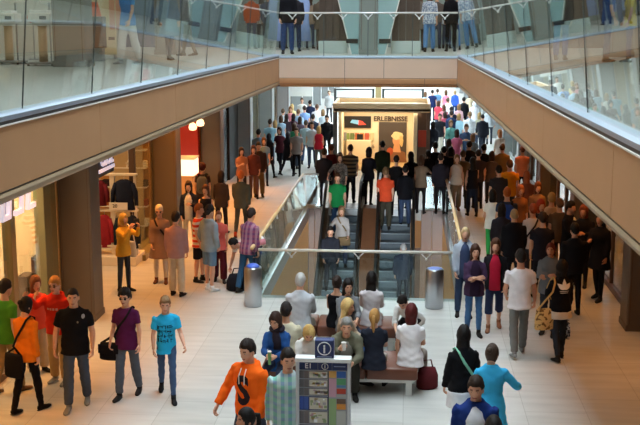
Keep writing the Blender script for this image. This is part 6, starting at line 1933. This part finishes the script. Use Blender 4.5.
# backpacks
def backpack(F, col, label, group='backpacks'):
    t = empty('backpack', F.loc, R(F.f), label, 'bag', group)
    bm = nb()
    tube(bm, [F.T @ Vector(p) for p in ((0, .20, .02), (0, .21, .06), (0, .22, .22), (0, .20, .42), (0, .18, .50))], [(.10, .05), (.15, .085), (.16, .095), (.145, .08), (.08, .04)], 16, side=Vector((1, 0, 0)))
    bmesh.ops.transform(bm, matrix=Matrix.Scale(F.S, 4), verts=bm.verts[:]); obj('bag_body', bm, cloth(col), t, smooth=True)
    bm = nb()
    tube(bm, [F.T @ Vector(p) for p in ((-.09, .30, .08), (-.10, .315, .18), (.10, .315, .18), (.09, .30, .08))], .02, 6)
    bmesh.ops.transform(bm, matrix=Matrix.Scale(F.S, 4), verts=bm.verts[:]); obj('pocket', bm, cloth(col), t, smooth=True)
    for s in (-1, 1):
        bm = nb()
        tube(bm, [F.T @ Vector(p) for p in ((s * .10, .14, .49), (s * .115, .03, .565), (s * .12, -.09, .50), (s * .125, -.135, .36), (s * .15, -.07, .2), (s * .13, .12, .1))], [(.028, .008)] * 6, 6, side=Vector((1, 0, 0)))
        bmesh.ops.transform(bm, matrix=Matrix.Scale(F.S, 4), verts=bm.verts[:]); obj('strap', bm, cloth('#22242c'), t, smooth=True)
backpack(bkp, '#6d6c68', 'grey backpack on the person with red curly hair')
backpack(backp, '#2a4a9a', 'blue backpack on the ginger-haired man')
cup(man, -1, '#e8e2dc', 'white paper cup at the lips of the man in the olive jacket')
cup(scarf, -1, '#6f9a5a', 'small green bottle in the hands of the woman in the dark scarf', 'bottle', .03, .2, 'bottle')
# camera in the hands of the mustard sweater
a_, b_, c_, sg, dv = yel.arms[0]; a2, b2, c2, sg2, dv2 = yel.arms[1]
t = empty('camera', yel.loc, R(yel.f), 'small black camera held up by the person in mustard', 'camera')
m_ = (c_ + c2) / 2 + (dv + dv2) * .045
bm = nb(); box(bm, m_ + Vector((-.06, -.02, -.035)), m_ + Vector((.06, .02, .035)), .008); obj('body', bm, M_black, t)
bm = nb(); tube(bm, [m_ + Vector((0, -.02, 0)), m_ + Vector((0, -.06, 0))], .026, 14); obj('lens', bm, M_black, t)
# scarf of the seated woman
bm = nb()
ring = [scarf.T @ Vector((.088 * math.sin(q), .004 - .088 * math.cos(q), .575)) for q in np.linspace(0, 2 * PI, 16, endpoint=False)]
tube(bm, ring, .042, 8, closed=True)
tube(bm, [scarf.T @ Vector(p) for p in ((0, -.09, .56), (.02, -.13, .48), (.03, -.15, .36), (.03, -.15, .28))], [(.05, .03), (.07, .025), (.07, .02), (.06, .015)], 8)
bmesh.ops.transform(bm, matrix=Matrix.Scale(scarf.S, 4), verts=bm.verts[:])
obj('scarf', bm, cloth('#2a2630'), scarf.root, smooth=True)
# bags on the floor
def floor_bag(x, y, col, label, w=.34, hh=.34, d=.2):
    t = empty('floor_bag', (x, y, 0), .3, label, 'bag', 'bags set on the floor')
    bm = nb(); tube(bm, [(0, 0, .0), (0, 0, .03), (0, 0, hh * .6), (0, 0, hh)], [(w * .42, d * .42), (w * .5, d * .5), (w * .5, d * .48), (w * .36, d * .2)], 16); obj('bag_body', bm, cloth(col), t, smooth=True)
    bm = nb(); tube(bm, [(-w * .25, 0, hh * .95), (-w * .16, 0, hh + .12), (w * .16, 0, hh + .12), (w * .25, 0, hh * .95)], .012, 6); obj('handle', bm, cloth(col), t, smooth=True)
a = at(427, 388, 0); floor_bag(a.x, a.y, '#5a2024', 'dark red bag on the floor at the right end of the front bench', .36, .34, .22)
a = at(238, 290, 0); floor_bag(a.x, a.y, '#1b1a20', 'black bag on the floor behind the left steel bin', .5, .36, .3)

# ======== fuse the meshes, then lay the prints on the cloth
finish_people()


def local_z(F, zt): return (F.pel.z + zt) * F.S
# big S of the orange hoodie
S_ = hoodie.S
decal(hoodie.top, 'chest_print', text_bm('S', .50, .0, Matrix.Translation((0, 0, local_z(hoodie, .10))) @ Matrix.Diagonal((.80, 1, 1, 1)), bold=.02), cloth('#2b2024'))
for s in (-1, 1):
    bm = nb(); tube(bm, [hoodie.T @ Vector(p) for p in ((s * .035, -.115, .525), (s * .04, -.165, .44), (s * .038, -.165, .34))], .007, 6)
    bmesh.ops.transform(bm, matrix=Matrix.Scale(S_, 4), verts=bm.verts[:]); obj('drawstring', bm, cloth('#e8e0d8'), hoodie.root, smooth=True)
# lettering of the blue tee shirt
rnd = random.Random(3)
bm = nb()
for r_ in range(4):
    for q in range(5):
        x = -.115 + q * .047 + rnd.uniform(-.006, .006); z = .36 - r_ * .078 + rnd.uniform(-.008, .008)
        for _ in range(3):
            hh_, ww = (rnd.uniform(.035, .06), .010) if rnd.random() < .55 else (.010, rnd.uniform(.03, .045))
            xx, zz = x + rnd.uniform(-.014, .014), z + rnd.uniform(-.02, .02)
            vs = [bm.verts.new((xx + dx * ww, 0, local_z(teal, zz) + dz_ * hh_)) for dx, dz_ in ((-.5, -.5), (.5, -.5), (.5, .5), (-.5, .5))]
            bm.faces.new(vs)
decal(teal.top, 'chest_print', bm, cloth('#16324a'))
# three-leaf emblem on the black jacket
bm = nb()
cz_ = local_z(adi, .36); k = adi.S
def leaf(ang, L, W_):
    pts = []
    for i in range(14):
        u = i / 13 if i < 7 else (13 - i) / 6
        u = i / 6 if i < 7 else (13 - i) / 7
        wd = W_ * math.sin(PI * min(1, max(0, u)) ** .8) * (1 if i < 7 else -1)
        pts.append((wd, u * L))
    c, s = math.cos(ang), math.sin(ang)
    return [(x * c + z * s, -x * s + z * c) for x, z in pts]
for an in (-.85, 0, .85):
    pts = [(x, z + .012) for x, z in leaf(an, .19 if an == 0 else .165, .042)]
    vs = []
    for x, z in pts:
        if not vs or (Vector((x * k, 0, cz_ + z * k)) - vs[-1].co).length > 1e-4: vs.append(bm.verts.new((x * k, 0, cz_ + z * k)))
    if (vs[0].co - vs[-1].co).length < 1e-4: bm.verts.remove(vs.pop())
    bm.faces.new(vs)
for r_ in range(2):
    z = -.012 - r_ * .030
    w0 = .085 - r_ * .012
    vs = [bm.verts.new((x * k, 0, cz_ + zz * k)) for x, zz in ((-w0, z - .012), (w0, z - .012), (w0, z), (-w0, z))]
    bm.faces.new(vs)
decal(adi.top, 'emblem', bm, cloth('#efe9e2'), front=False)
# badge on the polo sleeve side and chest
bm = nb()
vs = [bm.verts.new((.150 + .024 * math.cos(q), 0, local_z(polo, .455) + .034 * math.sin(q))) for q in np.linspace(0, 2 * PI, 10, endpoint=False)]
bm.faces.new(vs); decal(polo.top, 'badge', bm, cloth('#a8aab0'))
bm = nb()
vs = [bm.verts.new((.075 + .014 * math.cos(q), 0, local_z(polo, .38) + .018 * math.sin(q))) for q in np.linspace(0, 2 * PI, 8, endpoint=False)]
bm.faces.new(vs); decal(polo.top, 'badge', bm, cloth('#8a8070'))
# small pale print of the red hoodie
bm = nb()
for q in range(4):
    x = -.09 + q * .05
    vs = [bm.verts.new((x + dx, 0, local_z(redh, .33) + dz_)) for dx, dz_ in ((0, 0), (.034, .0), (.034, .035), (0, .035))]
    bm.faces.new(vs)
decal(redh.top, 'chest_print', bm, cloth('#d8a090'))
WORLD = 14
EXPO = 0.0
LP_L = 45
LP_R = 20
LP_U = 110
# ------------------------------------------------------------------ light
w = bpy.data.worlds.new('sky'); SC.world = w
w.use_nodes = True
bg = w.node_tree.nodes['Background']
bg.inputs[0].default_value = (0.76, 0.90, 1.0, 1)
bg.inputs[1].default_value = WORLD


def area(name, loc, sx, sy, power, col, rot=(0, 0, 0), spread=PI):
    l = bpy.data.lights.new(name, 'AREA'); l.shape = 'RECTANGLE'; l.size = sx; l.size_y = sy; l.energy = power; l.color = col; l.spread = spread
    o = bpy.data.objects.new(name, l); COL.objects.link(o); o.location = loc; o.rotation_euler = rot
    return o


for y in (9, 15, 21, 27, 33):
    area('upper_downlight', (-7.0, y, 9.9), 2.0, 2.0, LP_U, (1.0, 0.95, 0.88))  # unseen fill lamps added to brighten the upper level below the added roof
    area('upper_downlight', (4.6, y, 9.9), 2.0, 2.0, LP_U, (1.0, 0.95, 0.88))
for x in (-3, 1):
    area('upper_downlight', (x, 31, 9.9), 2.0, 2.0, LP_U, (1.0, 0.97, 0.92))
WARM = (1.0, 0.36, 0.055)
for y in (8, 12.5, 17, 21.5, 26, 30.5, 34.5):
    area('gallery_downlight', (-5.75, y, 3.98), .5, 2.4, LP_L * (1.9 if y > 25 else 1.0), WARM, spread=1.5)
for y in (8, 12.5, 17, 21.5, 26, 30.5, 34.5):
    area('gallery_downlight', (3.65, y, 3.98), .5, 2.4, LP_R * (1.8 if y > 25 else 1.0), WARM, spread=1.5)
for y, pw in ((10, 60), (15.5, 140), (23, 130), (29.5, 110)):
    area('shop_light', (-8.4, y, 3.9), 2.5, 3.0, pw, (1.0, 0.66, 0.34))
for y in (23, 29.5, 36):
    area('shop_light', (6.4, y, 3.9), 2.0, 2.0, 40, (1.0, 0.60, 0.28))
area('shop_light', (-8.1, 17.6, 3.6), 2.0, .8, 110, (1.0, .80, .54), rot=(R(28), 0, 0), spread=2.2)  # extra tilted lamp added to brighten the partition behind the left window
area('kiosk_light', (-1.0, 41.3, 2.2), 3.0, 1.6, 95, (1.0, 0.83, 0.58))
area('lower_hall_light', (-5.2, 28, -0.6), 2.5, 8, 260, (1.0, 0.68, 0.35))
area('lower_hall_light', (3.2, 28, -0.6), 2.5, 8, 260, (1.0, 0.68, 0.35))

vs = SC.view_settings
SC.display_settings.display_device = 'sRGB'
vs.view_transform = 'Standard'; vs.look = 'None'; vs.gamma = 1.0; vs.use_curve_mapping = False
vs.exposure = EXPO
SC.cycles.use_denoising = True
SC.cycles.max_bounces = 10
SC.cycles.transparent_max_bounces = 24
SC.cycles.glossy_bounces = 4
SC.cycles.caustics_reflective = False
SC.cycles.caustics_refractive = False
